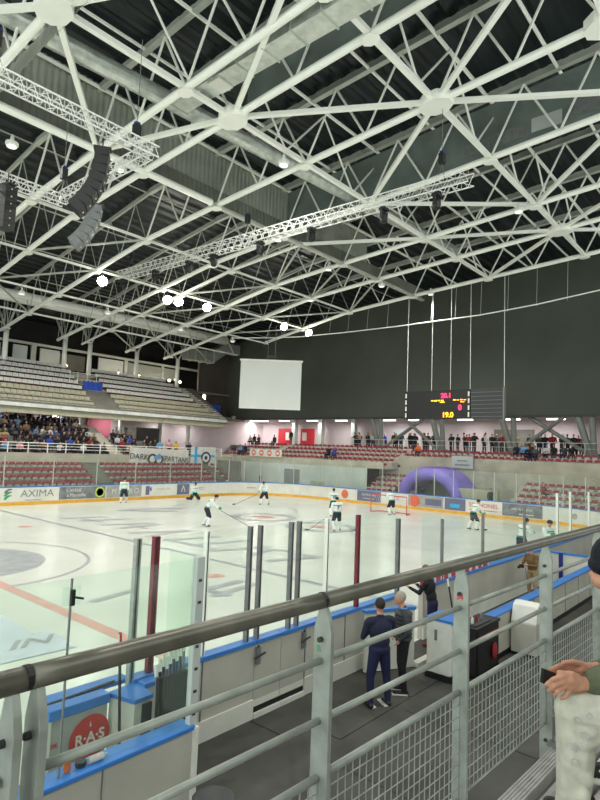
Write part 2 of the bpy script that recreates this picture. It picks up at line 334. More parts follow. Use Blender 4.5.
# large worn advertising letters beyond the blue line (block strokes)
bars(0, 0, [(8.6, 9.3, 11.3, 8.8, .42), (9.0, 7.8, 11.8, 7.3, .42), (9.6, 8.6, 9.7, 6.6, .34), (8.9, 5.8, 12.0, 5.0, .42), (9.2, 4.2, 11.8, 4.4, .42), (10.4, 5.2, 10.3, 3.4, .34),
            (8.7, 2.6, 11.6, 1.4, .42), (8.7, 1.0, 11.6, 1.9, .42), (8.7, -.2, 11.6, -.9, .42), (8.8, -2.0, 11.6, -2.5, .42), (9.0, -.6, 9.1, -3.8, .32), (8.7, -3.6, 11.4, -4.4, .42),
            (9.1, -5.4, 11.2, -4.9, .38), (9.0, -6.6, 11.3, -7.4, .38), (11.2, -5.2, 11.2, -7.2, .3)])
bars(0, 0, [(13.6, 11.4, 16.6, 9.0, .6), (14.6, 11.8, 18.0, 10.2, .5), (3.6, -8.6, 5.9, -8.4, .34), (3.9, -9.3, 6.0, -9.0, .3), (4.2, -7.9, 4.3, -9.6, .3), (1.0, -7.6, 2.6, -7.2, .3)])
bars(0, 0, [(-3.2, -8.2, -1.3, -8.3, 2.0), (-3.3, -9.8, -1.0, -9.9, 1.4)], 'palemark')
Z = .02
text_into(mb, 'IN', .74, 'greymark', (-1.72, -9.72, Z), (1, -.12, 0), (.12, 1, 0), sx=1.2, depth=0, shear=.45, bold=.015)
tag(mb.build('ice_rink_floor'), kind='structure')
# ---- walkway floor around the rink
mb = MB(); mb.bx(-20, 50, -26, RY0, -.2, -.002, 'rubber'); mb.bx(RX1-.1, 50, RY0, 40, -.2, -.002, 'rubber'); mb.bx(-33, RX1, RY1, 40, -.2, -.002, 'rubber')
struct(mb, 'floor')
mb = MB()
for (x0, x1, y0, y1) in ((-.75, .75, -16.35, -15.62), (-.2, 1.9, -17.0, -16.38), (1.95, 3.4, -17.0, -16.3)): mb.bx(x0, x1, y0, y1, 0, .012, 'rubber')
for k in range(3): mb.bx(-3.0+k*2.2, -.85+k*2.2, -19.4, -17.2, 0, .008, 'rubber')
tag(mb.build('rubber_floor_mat'), 'black rubber mats laid on the walkway before the rink door', 'floor mat')
# ---- dasher boards
def wall_strip(mb, path, o0, o1, z0, z1, m, closed=False):
    """solid strip between offsets o0 (ice side) and o1 along a 2D path"""
    n = len(path); nr = []
    for i in range(n):
        a = Vector(path[max(i-1, 0)]); b = Vector(path[min(i+1, n-1)]); d = (b-a).normalized(); nr.append(Vector((-d.y, d.x)))
    vs = []
    for p, q in zip(path, nr):
        p = Vector(p)
        for o, z in ((o0, z0), (o1, z0), (o1, z1), (o0, z1)): v = p + q*o; vs.append((v.x, v.y, z))
    fs = []
    for i in range(n-1):
        for k in range(4): fs.append((i*4+k, i*4+(k+1) % 4, i*4+4+(k+1) % 4, i*4+4+k))
    fs.append((3, 2, 1, 0)); fs.append(tuple((n-1)*4+k for k in range(4)))
    mb.add(vs, fs, m)
FP = rink_path()
def boards(mb, path, ice=1, kick='kicky', face='boardw'):
    wall_strip(mb, path, 0, ice*.12, 0, 1.18, face); wall_strip(mb, path, -ice*.012, 0, 0, .22, kick)
    wall_strip(mb, path, -ice*.03, ice*.15, 1.18, 1.24, 'blue')
mb = MB(); boards(mb, FP); struct(mb, 'rink_boards')
# near side boards, walkway face towards the camera
def near_boards(x0, x1, name, label):
    mb = MB(); mb.bx(x0, x1, -15.56, -15.44, 0, 1.18, 'board'); mb.bx(x0, x1, -15.59, -15.56, 0, .3, 'kickw'); mb.bx(x0, x1, -15.6, -15.4, 1.18, 1.24, 'blue'); mb.bx(x0, x1, -15.44, -15.43, 0, .2, 'kicky')
    x = x0
    while x < min(x1 - .3, 4.0):
        mb.bx(x-.008, x+.008, -15.575, -15.56, .3, 1.18, 'mgrey'); x += 1.22
    return struct(mb, name)
near_boards(-3.0, -.68, 'rink_boards', '')
near_boards(.62, 3.9, 'rink_boards', ''); near_boards(5.0, 28.5, 'rink_boards', '')
near_boards(-20, -6.4, 'rink_boards', '')
for x0, x1, lab in ((-.67, -.03, 'left leaf of the grey rink door with a black latch'), (-.02, .61, 'right leaf of the grey rink door with a lever latch')):
    t = empty('rink_door', ((x0+x1)/2, -15.5, 0), lab, 'rink door')
    mb = MB(); mb.bx(x0, x1, -15.56, -15.44, .28, 1.18, 'board'); mb.bx(x0, x1, -15.6, -15.4, 1.18, 1.24, 'blue'); wb(mb, 'panel', t)
    mb = MB(); mb.bx(x0, x1, -15.6, -15.45, .0, .08, 'white'); mb.bx(x0, x1, -15.56, -15.5, .08, .17, 'black').bx(x0, x1, -15.56, -15.5, .17, .29, 'kickw'); wb(mb, 'threshold', t)
    mb = MB(); xc = x0+.05 if x0 < -.5 else x1-.06
    mb.bx(xc-.04, xc+.04, -15.62, -15.56, .85, 1.12, 'mgrey'); mb.tube([(xc-.12, -15.64, .98), (xc+.12, -15.64, 1.02)], .018, 'dgrey'); mb.tube([(xc, -15.6, .9), (xc, -15.6, 1.15)], .016, 'dgrey'); wb(mb, 'latch', t)
# ---- rink glass on the near boards: framed panes
def pane(x0, x1, y, z0, z1, posts, lab, grp=None, m='glass', th=.015):
    t = empty('glass_pane', ((x0+x1)/2, y, z0), lab, 'rink glass', grp)
    mb = MB(); mb.bx(x0+.01, x1-.01, y-th/2, y+th/2, z0, z1, m); wb(mb, 'pane', t)
    for (px, col, wd) in posts:
        mb = MB(); mb.bx(px-wd/2, px+wd/2, y-.05, y+.03, z0-.3, z1+.01, col); mb.bx(px-wd*.12, px+wd*.12, y-.056, y-.05, z0-.3, z1, 'dgrey'); wb(mb, 'post', t)
    return t
G0 = 1.24; G1 = 3.08
pane(-3.0, -2.76, -15.5, G0, G1, [(-3.0, 'galv', .08)], 'narrow glass pane beside the dark red post above the stick rack')
pane(-2.68, -1.8, -15.5, G0, G1, [(-2.7, 'stickred', .09)], 'tall rink glass pane with the dark red post at its left edge, near the sticks')
pane(-1.74, -.86, -15.5, G0, G1, [(-1.77, 'steel', .06)], 'tall rink glass pane left of the grey rink door')
pane(-.56, .18, -15.5, G0, G1, [(-.84, 'mgrey', .06), (-.6, 'mgrey', .06)], 'glass pane above the grey rink door between two pairs of dark posts')
pane(.42, 1.2, -15.5, G0, G1, [(.19, 'mgrey', .06), (.41, 'mgrey', .06)], 'glass pane just right of the rink door posts')
pane(1.25, 2.25, -15.5, G0, G1, [(1.23, 'steel', .05)], 'glass pane between a thin white post and a dark red post')
pane(2.32, 3.84, -15.5, G0, G1, [(2.28, 'stickred', .08)], 'glass pane with a dark red post left of the man leaning by the opening')
pane(5.0, 6.0, -15.5, G0, 2.9, [(3.88, 'mgrey', .09)], 'glass pane above the red and white striped sheet')
for k, (a, b) in enumerate(((6.05, 8.5), (8.6, 11.9), (12.0, 15.5))): pane(a, b, -15.5, G0, 2.75, [(a, 'mgrey', .03)], ORD[k]+' clear glass pane rightwards from the striped sheet, above the players bench', 'glass panes above the players bench')
pane(15.6, 17.2, -15.5, G0, 3.1, [(15.55, 'steel', .12), (17.25, 'steel', .12)], 'glass pane between two tall white posts right of the green trimmed skaters')
pane(17.4, 22, -15.5, G0, 3.0, [(20, 'steel', .05)], 'last long glass pane on the near boards towards the far corner')
pane(22.1, 27.5, -15.5, G0, 3.0, [(24.7, 'steel', .05)], 'farthest near side glass pane beside the rink corner')
# ---- glass round the far side, corner and end
def path_len(path): return [0]+[sum(math.dist(path[i], path[i+1]) for i in range(k+1)) for k in range(len(path)-1)]
def at_len(path, cum, s):
    for i in range(len(path)-1):
        if s <= cum[i+1] or i == len(path)-2:
            k = (s-cum[i])/(cum[i+1]-cum[i]); a = Vector(path[i]); b = Vector(path[i+1]); return a+(b-a)*k, (b-a).normalized()
GP = [(x, y) for x, y in rink_path(.06, 14, x_start=5.2)]; cum = path_len(GP); tot = cum[-1]
s = 0; k = 0; ki = 0
while s < tot-.5:
    p0, d0 = at_len(GP, cum, s); curved = (p0.x > 27.5 and p0.y > 10.8) or p0.y < -9; step = 3.35 if p0.x < 24 and p0.y > 10 else 1.6
    s2 = min(s+step, tot); p1, d1 = at_len(GP, cum, s2)
    side = p0.x < 27.5 and p0.y > 10
    lab, grp = ('clear pane of rink glass standing on the far side boards below the packed crowd', 'glass panes along the far side') if side else ('clear pane of rink glass round the far corner and behind the goal', 'glass panes behind the goal')
    if side: lab = ORD[k]+' rink glass pane from the left along the far boards'; k += 1
    else: lab = ORD[ki]+' rink glass pane counted from the far corner round behind the goal'; ki += 1
    t = empty('glass_pane', (p0.x, p0.y, G0), lab, 'rink glass', grp)
    hz = 3.3
    mid, _ = at_len(GP, cum, (s+s2)/2)
    mb = MB(); mb.bar((p0.x, p0.y, (G0+hz)/2), (mid.x, mid.y, (G0+hz)/2), .012, hz-G0, 'glass'); mb.bar((mid.x, mid.y, (G0+hz)/2), (p1.x, p1.y, (G0+hz)/2), .012, hz-G0, 'glass'); wb(mb, 'pane', t)
    mb = MB(); mb.bx(p0.x-.03, p0.x+.03, p0.y-.03, p0.y+.03, G0, hz, 'steel2'); wb(mb, 'post', t)
    s = s2
# ================================================================ adverts on the far boards (ice side face)
def advert(name, label, s0, s1, z0, z1, base, draw=None, cat='advert'):
    """flat panel following the boards between two distances along the ice face"""
    path = [(x, y) for x, y in rink_path(-.006, 24, x_start=0)]; cm = path_len(path); n = max(1, int((s1-s0)/.6)); t = MB(); pts = [at_len(path, cm, s0+(s1-s0)*i/n)[0] for i in range(n+1)]
    wall_strip(t, [tuple(p) for p in pts], -.004, .004, z0, z1, base)
    if draw:
        p, d = at_len(path, cm, (s0+s1)/2); nrm = Vector((d.y, -d.x)); c = Vector((p.x+nrm.x*.02, p.y+nrm.y*.02, (z0+z1)/2)); draw(t, c, Vector((d.x, d.y, 0)), Vector((0, 0, 1)))
    o = t.build(name); tag(o, label, cat); return o
def W(txt, size, m, dx=0, dz=0, sx=1.0, **k): return lambda t, c, r, u: text_into(t, txt, size, m, c+r*dx+u*dz, r, u, sx=sx, depth=.002, **k)
def multi(*fs):
    def f(t, c, r, u):
        for g in fs: g(t, c, r, u)
    return f
def blob(m, w_, h_, dx, dz, rnd=False):
    def f(t, c, r, u):
        c = c+r*dx+u*dz; nrm = r.cross(u)*.012
        if rnd: pts = [c+nrm+r*math.cos(a*PI/10)*w_/2+u*math.sin(a*PI/10)*h_/2 for a in range(20)]
        else: pts = [c+nrm+r*a*w_/2+u*b*h_/2 for a, b in ((-1, -1), (1, -1), (1, 1), (-1, 1))]
        t.add(pts, [tuple(range(len(pts)))], m)
    return f
def swoosh(t, c, r, u):
    for k, (m, o) in enumerate((('greenink', 0), ('greenink', .22), ('greyink', -.2))):
        for j in range(6):
            a = .25+j*.22; q = c+r*(-1.95+.42*math.cos(PI-a))+u*(.05-o+.3*math.sin(a)-.2); q = q+r*.72; t.add([q, q+r*.2, q+r*.2+u*.07, q+u*.07], [(0, 1, 2, 3)], m)
advert('rink_advert', 'white advert on the far boards with green leaf swirls and grey letters AXIMA', 8.3, 12.2, .26, 1.14, 'boardw', multi(swoosh, W('AXIMA', .68, 'greyink', .6, .05, 1.1), W('solutions climatiques', .14, 'greyink', .35, -.36)))
advert('rink_advert', 'grey advert with small white script and a round lime badge on the far boards', 12.4, 16.0, .26, 1.14, 'admid', multi(W('L ARENE', .3, 'boardw', -.7, .18), W('a Marseille', .34, 'boardw', -.5, -.16), blob('lime', .8, .8, 1.35, 0, True), blob('darkink', .58, .58, 1.35, 0, True)))
advert('rink_advert', 'plain grey advert with faint white letters on the far boards behind the standing skater', 16.1, 19.2, .26, 1.14, 'adgrey', W('M E T R O', .55, 'boardw', .1, 0))
advert('rink_advert', 'pale advert with purple and grey figure print on the far boards', 19.3, 22.6, .26, 1.14, 'boardw', multi(blob('violetink', .35, .7, -1.2, 0), blob('purple', .2, .3, -.9, .1), W('hockey club', .26, 'adgrey', .4, .1)))
advert('rink_advert', 'square slate advert with a white letter A on the far boards', 22.7, 24.0, .26, 1.14, 'violetink', W('\u039b', .7, 'boardw'))
advert('rink_advert', 'pale advert with thin grey lines right of the slate letter advert', 24.1, 27.0, .26, 1.14, 'boardw', multi(blob('adgrey', 1.2, .05, -.5, .1), blob('adgrey', 1.0, .05, -.5, -.05)))
advert('rink_advert', 'cream advert with faint pink marks on the curved far corner boards', 28.5, 33.0, .26, 1.14, 'boardw', blob('pinkc', 1.0, .08, 0, 0))
def es(y): return (RX1-RR) + PI/2*RR + (RY1-RR-y)              # distance along the ice face of the end boards at a given y
advert('rink_advert', 'white advert with an orange disc on the end boards left of the goal', es(8.2), es(6.5), .26, 1.14, 'boardw', multi(blob('orangeink', .75, .75, -.25, 0, True)))
advert('rink_advert', 'blue grey advert behind the goal left half with pale marks', es(6.3), es(3.9), .26, 1.14, 'violetink', multi(W('PATINOIRE', .28, 'boardw', 0, .1), blob('adgrey', 1.2, .1, 0, -.2)))
advert('rink_advert', 'pale pink lettered advert on the boards seen through the goal net', es(3.8), es(1.4), .26, 1.14, 'boardw', W('CLUB', .4, 'pinkc'))
advert('rink_advert', 'advert with an orange disc and grey ground just right of the goal', es(1.3), es(-1.8), .26, 1.14, 'adgrey', multi(blob('orangeink', .95, .95, -.95, 0, True), blob('violetink', 1.4, .5, .7, 0)))
advert('rink_advert', 'slate blue advert left of the red lettered one on the end boards', es(-1.9), es(-3.6), .26, 1.14, 'violetink', blob('blueink', .8, .3, 0, -.1))
advert('rink_advert', 'white advert with red letters and a red underline on the end boards', es(-3.7), es(-6.3), .26, 1.14, 'boardw', multi(W('STCHONEL', .42, 'redink', 0, .1, 1.05), blob('redink', 2.1, .05, 0, -.25)))
advert('rink_advert', 'grey advert with white script on the end boards right of the red lettered one', es(-6.4), es(-9.2), .26, 1.14, 'admid', multi(W('cafe de la glace', .24, 'boardw', 0, .1), blob('boardw', 1.0, .06, .3, -.25)))
advert('rink_advert', 'plain white board with faint grey prints at the right end of the end boards', es(-9.4), es(-13.0), .26, 1.14, 'boardw', multi(blob('adgrey', .4, .4, .2, 0, True), blob('adgrey', .5, .3, 1.3, 0)))
tag((lambda mb: (mb.bx(4.9, 9.0, -15.53, -15.515, 1.24, 1.5, 'boardw'), [mb.bx(4.9+k*.42, 5.1+k*.42, -15.545, -15.53, 1.245, 1.495, 'redink') for k in range(10)], mb)[-1])(MB()).build('striped_sheet'), 'red and white vertically striped sheet along the glass foot behind the leaning man', 'banner')
# ================================================================ STANDS
# far side lower terraces
mb = MB()
LX0, LX1 = 2.0, 31.0
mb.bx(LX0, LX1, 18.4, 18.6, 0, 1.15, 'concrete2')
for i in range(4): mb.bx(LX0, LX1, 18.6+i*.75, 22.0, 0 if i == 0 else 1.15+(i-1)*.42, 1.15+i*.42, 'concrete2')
struct(mb, 'far_lower_terrace')
mb = MB(); mb.bx(LX0, 33.0, 21.65, 21.85, 2.4, 3.45, 'concrete3'); mb.bx(LX0, 33, 21.85, 23.2, 2.9, 3.1, 'concrete')
for i in range(8): mb.bx(LX0, 20.0 if i else 33, 23.2+i*.85, 31.0, 3.1+(i-1)*.4 if i else 0, 3.1+i*.4, 'concrete')
for i in range(4): mb.bx(21.4, 25.2, 23.2+i*.85, 31, 3.1+(i-1)*.4 if i else 2, 3.1+i*.4, 'concrete')
struct(mb, 'far_middle_terrace')
mb = MB()
for i in range(14): mb.bx(20.05, 21.35, 23.2+i*.42, 31, 3.1+i*.2-.2, 3.1+(i+1)*.2, 'concrete')
struct(mb, 'far_terrace_stair')
mb = MB()
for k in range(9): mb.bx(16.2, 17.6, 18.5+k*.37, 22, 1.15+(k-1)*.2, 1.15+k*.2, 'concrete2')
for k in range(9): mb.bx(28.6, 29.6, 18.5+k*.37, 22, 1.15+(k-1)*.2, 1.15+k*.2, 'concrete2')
struct(mb, 'far_lower_stair')
mb = MB()
mb.bx(LX0, 42, 31.0, 31.2, 3, 8, 'mauve'); mb.bx(36, 42, 29.5, 31, 7.7, 7.9, 'concrete2')
mb.prism([(17.4, 30.9, 7.6), (19.8, 30.9, 7.6), (19.8, 30.9, 5.3)], (0, -.15, 0), 'pinkwall'); mb.bx(21.6, 24.2, 30.7, 30.85, 5.0, 7.4, 'pinkwall')
for x in (20.1, 24.4, 29.2, 33.0): mb.tube([(x, 29.2, 3), (x, 29.2, 7.7)], .22, 'steel2', 10)
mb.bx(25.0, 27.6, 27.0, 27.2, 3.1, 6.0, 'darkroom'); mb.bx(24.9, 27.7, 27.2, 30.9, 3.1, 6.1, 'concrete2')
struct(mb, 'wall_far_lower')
# upper tier
UX0, UX1 = 2.0, 36.2
def uy(i): return 26.5+i*.80
def uz(i): return 7.34+i*.56
mb = MB(); mb.bx(UX0, UX1, 26.3, 26.4, 7.2, 7.5, 'greyseat')
mb.prism([(UX0, 26.3, 7.15), (UX0, 26.5, 7.6), (UX0, 32.6, 11.3), (UX0, 33.2, 10.8)], (UX1-UX0, 0, 0), 'concrete2')
for i in range(8):
    x1 = UX1 - i*.35
    mb.bx(UX0, x1, uy(i), uy(i)+.85, uz(i)-.7, uz(i), 'beigeshade' if i < 3 else 'concrete')  # lowest three risers: shade put into their colour as a darker beige
mb.bx(UX0, 42, 32.5, 39, 10.9, 11.15, 'concrete2')
struct(mb, 'far_upper_terrace')
mb = MB()
for k in range(18): mb.bx(20.6, 22.2, 26.6+k*.33, 32.6, 7.0+k*.215, 7.55+k*.215, 'concrete')
struct(mb, 'far_upper_stair')
mb = MB()
for k in range(14): mb.bx(UX1-.9-k*.14, UX1-.05-k*.12, 26.6+k*.42, 32.6, 7.4+k*.26, 7.75+k*.26, 'concrete')
struct(mb, 'far_upper_end_stair')
# back of the upper concourse: pale panels, dark openings
mb = MB(); mb.bx(-5, 42, 38.6, 38.8, 11, 17, 'darkroom'); mb.bx(-5, 42, 36.2, 36.4, 14.1, 14.35, 'steel2'); mb.bx(-5, 37, 36.3, 36.35, 11.1, 11.5, 'steel2')
for x0, x1 in ((16.2, 17.6), (18.9, 21.0), (25.5, 28.6)): mb.bx(x0, x1, 36.2, 36.35, 11.2, 13.9, 'panelw')
for x0, x1 in ((13.9, 14.5), (18.0, 18.5), (28.8, 29.2), (34, 34.3)): mb.bx(x0, x1, 36.2, 36.4, 11.2, 14.1, 'steel2')
for k in range(8): mb.bx(14.5+k*.5, 14.6+k*.5, 36.5, 36.55, 11.2, 13.9, 'mauve') if k in (1, 5) else None
for x0, x1, z0, z1 in ((15, 16.2, 12.6, 13.6), (21.6, 24.5, 12.2, 13.9), (29.4, 33.7, 12.6, 13.6)): mb.bx(x0, x1, 37.4, 37.5, z0, z1, 'concrete2')
mb.bx(29.3, 36.6, 36.3, 36.35, 12.5, 13.9, 'galv')
struct(mb, 'wall_far_upper')
# ---- red and grey seats (each its own object)
def seat_mesh(name, pan, back):
    m = MB(); m.bx(-.22, .22, -.38, -.02, .36, .42, pan); m.bx(-.235, .235, -.02, .04, .40, .78, back); m.bx(-.17, .17, -.06, 0, .02, .38, 'dgrey')
    return m.mesh(name)
SM = dict(red=seat_mesh('red_seat', 'redseat', 'redseat'), grey=seat_mesh('grey_seat', 'maroon', 'greyseat'), beige=seat_mesh('shade_tinted_seat', 'beigeshade', 'beigeshade'))
def low_seat(name, pan):
    m = MB(); m.bx(-.2, .2, -.3, .06, .16, .22, pan); m.bx(-.2, .2, .02, .08, .2, .36, pan); m.bx(-.16, .16, -.1, .02, 0, .17, 'white'); return m.mesh(name)
SM['low'] = low_seat('low_red_seat', 'redseat')
def seat(x, y, z, rz, kind, label, grp):
    o = bpy.data.objects.new({'low': 'red_stadium_seat', 'grey': 'grey_stadium_seat', 'beige': 'shade_tinted_stadium_seat'}[kind], SM[kind]); C.objects.link(o); o.location = (x, y, z); o.rotation_euler = (0, 0, rz); tag(o, label, 'seat', grp); return o
def stuff_rows(lst, kind, name, label):
    me = SM[kind]; mb = MB(); names = [m for m in me.materials]; vs = [v.co.copy() for v in me.vertices]; ps = [(tuple(p.vertices), p.material_index) for p in me.polygons]
    for (x, y, z, rz) in lst:
        R = Matrix.Rotation(rz, 3, 'Z'); b = len(mb.v); mb.v += [tuple(Vector((x, y, z))+R@v) for v in vs]
        for f, mi in ps: mb.f.append(tuple(b+k for k in f)); mb.m.append(mb.mi(names[mi]))
    if lst: tag(mb.build(name), label, 'seats', None, 'stuff')
far_low = []
for i in range(4):
    for k in range(int((30.5-7.5)/.52)):
        x = 7.6+k*.52
        if 16.0 < x < 17.8 or 28.4 < x < 29.8: continue
        far_low.append((x, 18.9+i*.75+.1, 1.15+i*.42, 0))
for p in far_low[:120]: seat(*p, 'low', 'red seat on the lower far side rows behind the rink glass, under the parapet', 'red seats low on the far side')
for i in range(1):
    for k in range(20):
        x = 21.6+k*.52
        if x > 31: break
        seat(x, 23.4, 3.1, 0, 'low', 'red seat in the short row behind the banners on the far side walkway', 'red seats behind the banners')
    for k in range(16): seat(10.2+k*.6, 23.35, 3.1, 0, 'low', 'red seat at the foot of the packed crowd block, behind the far railing', 'red seats under the crowd')
grey = []
for i in range(8):
    for k in range(60):
        x = 11.0+k*.52-(.0)
        if 20.3 < x < 22.5 or x > 35.0-i*.4 or x < 11+i*.35: continue
        grey.append((x, uy(i)+.5, uz(i), 0, 'beige' if i < 3 else 'grey'))  # lowest three rows: pale grey seats with the shade put into their colour
n = 0
lab = {'beige': 'shade-tinted pale grey seat in the three lowest rows of the far upper tier', 'grey': 'pale grey seat with maroon pan in the upper rows of the far upper tier'}
gg = {'beige': 'shade-tinted seats of the upper tier', 'grey': 'grey seats of the upper tier'}
for p in grey: ri = round((p[1]-.5-26.5)/.8); seat(p[0], p[1], p[2], p[3], p[4], ('beige' if ri < 3 else 'pale grey')+' seat in the '+ORD[ri]+' row from the bottom of the far upper tier', ORD[ri]+' row of the upper tier')
# ================================================================ END STAND
EX = 35.5
mb = MB()
# left part: grey wall with a door below, five rows above
mb.bx(EX-.2, EX, 6.6, 24, 0, 3.15, 'panelw'); mb.bx(EX-.25, EX-.2, 14.4, 16.4, 0, 2.5, 'mgrey'); mb.bx(EX-.25, EX-.2, 11.3, 12.9, .3, 1.5, 'beigeshade'); mb.bx(EX-.26, EX-.2, 19.6, 19.9, .9, 1.6, 'redseat')
for i in range(5): mb.bx(EX+i*1.15, 42, 4.8, 27.5, 3.0 if i == 0 else 3.15+(i-1)*.4, 3.15+i*.4, 'concrete')
mb.bx(EX-.2, EX-.05, 4.8, 27.5, 3.0, 3.6, 'concrete3')
for k in range(11): mb.bx(EX+k*.55, 42, 20.0, 21.1, 3.1+k*.17, 3.35+k*.17, 'concrete')
# right part: parapet, two rows above the lower tier
mb.bx(37.8, 38.0, -20, 4.8, 0, 4.2, 'concrete3')
for i in range(2): mb.bx(38+i*1.6, 42, -20, 4.8, 3.9+i*.4-.4, 4.1+i*.4, 'concrete')
mb.bx(37.9, 47, -20, 30, 4.5, 4.72, 'concrete2') if False else mb.bx(41.2, 47, -20, 36, 4.4, 4.75, 'concrete2')
# lower tier behind the end glass
for i in range(4):
    mb.bx(34.4+i*.8, 37.8, 1.9, 6.4, .0, .95+i*.42, 'concrete'); mb.bx(34.4+i*.8, 37.8, -20, -6.4, .0, .95+i*.42, 'concrete')
struct(mb, 'end_terrace')
endseats = []
for i in range(5):
    for k in range(38):
        y = 5.2+k*.58
        if 19.7 < y < 21.4: continue
        endseats.append((EX+.6+i*1.15, y, 3.15+i*.4, -PI/2, 'red seat on the left half of the end stand below the white screen', 'red seats on the end stand left half'))
for i in range(2):
    for k in range(40):
        y = -17+k*.55
        endseats.append((38.7+i*1.6, y, 4.1+i*.4, -PI/2, 'red seat in the '+('lower' if i == 0 else 'upper')+' of the two end stand rows under the scoreboard', ('lower', 'upper')[i]+' red row under the scoreboard'))
for i in range(4):
    for k in range(8): endseats.append((34.9+i*.8, 2.2+k*.55, .95+i*.42, -PI/2, 'red seat in the low block behind the end glass, left of the purple arch', 'red seats left of the purple arch'))
    for k in range(14): endseats.append((34.9+i*.8, -14.2+k*.55, .95+i*.42, -PI/2, 'red seat in the low block behind the end glass, right of the purple arch', 'red seats right of the purple arch'))
endseats.sort(key=lambda p: (p[1]+22)**2+(p[0]+7)**2)
for p in endseats[:140]: seat(*p[:4], 'low', p[4], p[5])
stuff_rows([p[:4] for p in endseats[140:]]+far_low[120:], 'low', 'red_seats', 'remaining small red seats of the end stand and of the lower far side')
# back wall of the end concourse, ceiling, fluorescent tubes
mb = MB(); mb.bx(47, 47.2, -24, 40, 4, 9, 'mauve')
for y0, y1, m in ((-4.2, -.4, 'concrete2'), (5.2, 6.2, 'panelw'), (9.4, 11.0, 'panelw'), (-12.5, -11.8, 'darkroom'), (22.2, 24.4, 'redposter'), (26.0, 28.2, 'redposter')): mb.bx(46.9, 47, y0, y1, 4.75, 7.1, m)
mb.bx(46.85, 46.9, 23.4, 24.1, 5.6, 6.6, 'boardw'); mb.bx(46.85, 46.9, 26.2, 26.9, 5.6, 6.6, 'boardw')
mb.bx(42.5, 47.2, -24, 40, 8.35, 8.5, 'concrete2'); mb.bx(41.5, 47, 31.2, 31.4, 3, 8.4, 'mauve')
for y in (24.4, 20.2, 15.4): mb.bx(45.5, 46.1, y-.25, y+.25, 4.7, 8.3, 'steel2')
mb.bx(-33, 48, 40, 40.2, 0, 22, 'darkroom'); mb.bx(-20, 48, -30.2, -30, 0, 9, 'concrete2'); mb.bx(47.2, 47.4, -24, 40, 0, 24, 'darkroom'); mb.bx(37.8, 38, 4.6, 6.8, 0, 3.4, 'concrete3'); mb.bx(31.0, 35.6, 23.9, 24.1, 0, 3.4, 'panelw'); mb.bx(31, 31.2, 18.4, 24, 0, 3.1, 'concrete2'); mb.bx(31, 35.5, 24.1, 31, 2.9, 3.1, 'concrete')  # the wall behind the camera is added, unseen, to cut flat ambient light
struct(mb, 'wall_end_lower')
for k, y in enumerate((30.6, 28.9, 25.3, 20.8, 16.5, 10.2, 7, 1.6, -2.9, -6.8)):
    o = MB().bx(44.6, 44.9, y-.75, y+.75, 7.86, 7.98, 'tubelight').build('ceiling_tube_light'); tag(o, 'white fluorescent tube light under the concourse ceiling behind the end stand', 'ceiling light', 'tube lights of the end concourse')
    ld = bpy.data.lights.new('tube_glow', 'AREA'); ld.energy = 85; ld.shape = 'RECTANGLE'; ld.size = .2; ld.size_y = 1.4; lo = bpy.data.objects.new('tube_glow', ld); C.objects.link(lo); lo.location = (44.75, y, 7.8)
for x in (12.5, 18, 23.5, 30, 34):
    o = MB().bx(x-.6, x+.6, 29.4, 29.55, 7.0, 7.1, 'tubelight').build('ceiling_tube_light'); tag(o, 'tube light under the far upper tier above the crowd', 'ceiling light', 'tube lights below the upper tier')
    ld = bpy.data.lights.new('tube_glow', 'AREA'); ld.energy = 60; ld.shape = 'RECTANGLE'; ld.size = 1.2; ld.size_y = .2; lo = bpy.data.objects.new('tube_glow', ld); C.objects.link(lo); lo.location = (x, 29.5, 6.95)
# big dark wall and brown side wall
mb = MB(); mb.bx(42, 42.4, -30, 32, 7.95, 24, 'darkwall'); mb.bx(41.9, 42.0, -30, 32, 7.9, 8.1, 'dgrey'); struct(mb, 'wall_end')
mb = MB(); mb.bx(37.2, 42.2, 33.0, 33.3, 8.0, 16.5, 'brownwall'); mb.bx(37.7, 38.4, 32.9, 33.0, 8.3, 10.9, 'darkroom'); mb.bx(36.2, 42, 31.3, 33, 7.9, 8.2, 'concrete2'); mb.bx(42.0, 42.3, 32, 33.1, 8, 17, 'darkwall'); struct(mb, 'wall_corner')
mb = MB(); mb.bx(37.9, 38.3, 32.85, 32.9, 10.0, 10.8, 'warmglow'); tag(mb.build('wall_lamp'), 'small amber lamp over the dark door in the brown corner wall', 'lamp')
# splayed columns and braces under the dark wall
t = None
def tubeobj(name, pts, r, m, label, cat, grp=None, n=10):
    return tag(MB().tube(pts, r, m, n).build(name, smooth=False), label, cat, grp)
for j, y in enumerate((9.7, 2.85, -3.9, -10.2, -17)):
    lab = ['first splayed column pair from the left under the dark wall', 'splayed column pair under the left edge of the scoreboard', 'splayed column pair right of the scoreboard', 'splayed column pair at the right end of the dark wall', 'last splayed column pair beyond the right end'][j]
    if j == 4: continue
    t = empty('splayed_column', (42.2, y, 4.75), lab, 'column')
    wb(MB().tube([(42.2, y, 4.75), (42.2, y+.95, 8.0)], .27, 'steel3', 12), 'leaning_tube', t); wb(MB().tube([(42.2, y-.25, 4.75), (42.2, y-.1, 8.0)], .24, 'steel3', 12), 'upright_tube', t)
    wb(MB().bx(41.9, 42.6, y-.6, y+.4, 4.75, 4.95, 'steel3'), 'foot', t)
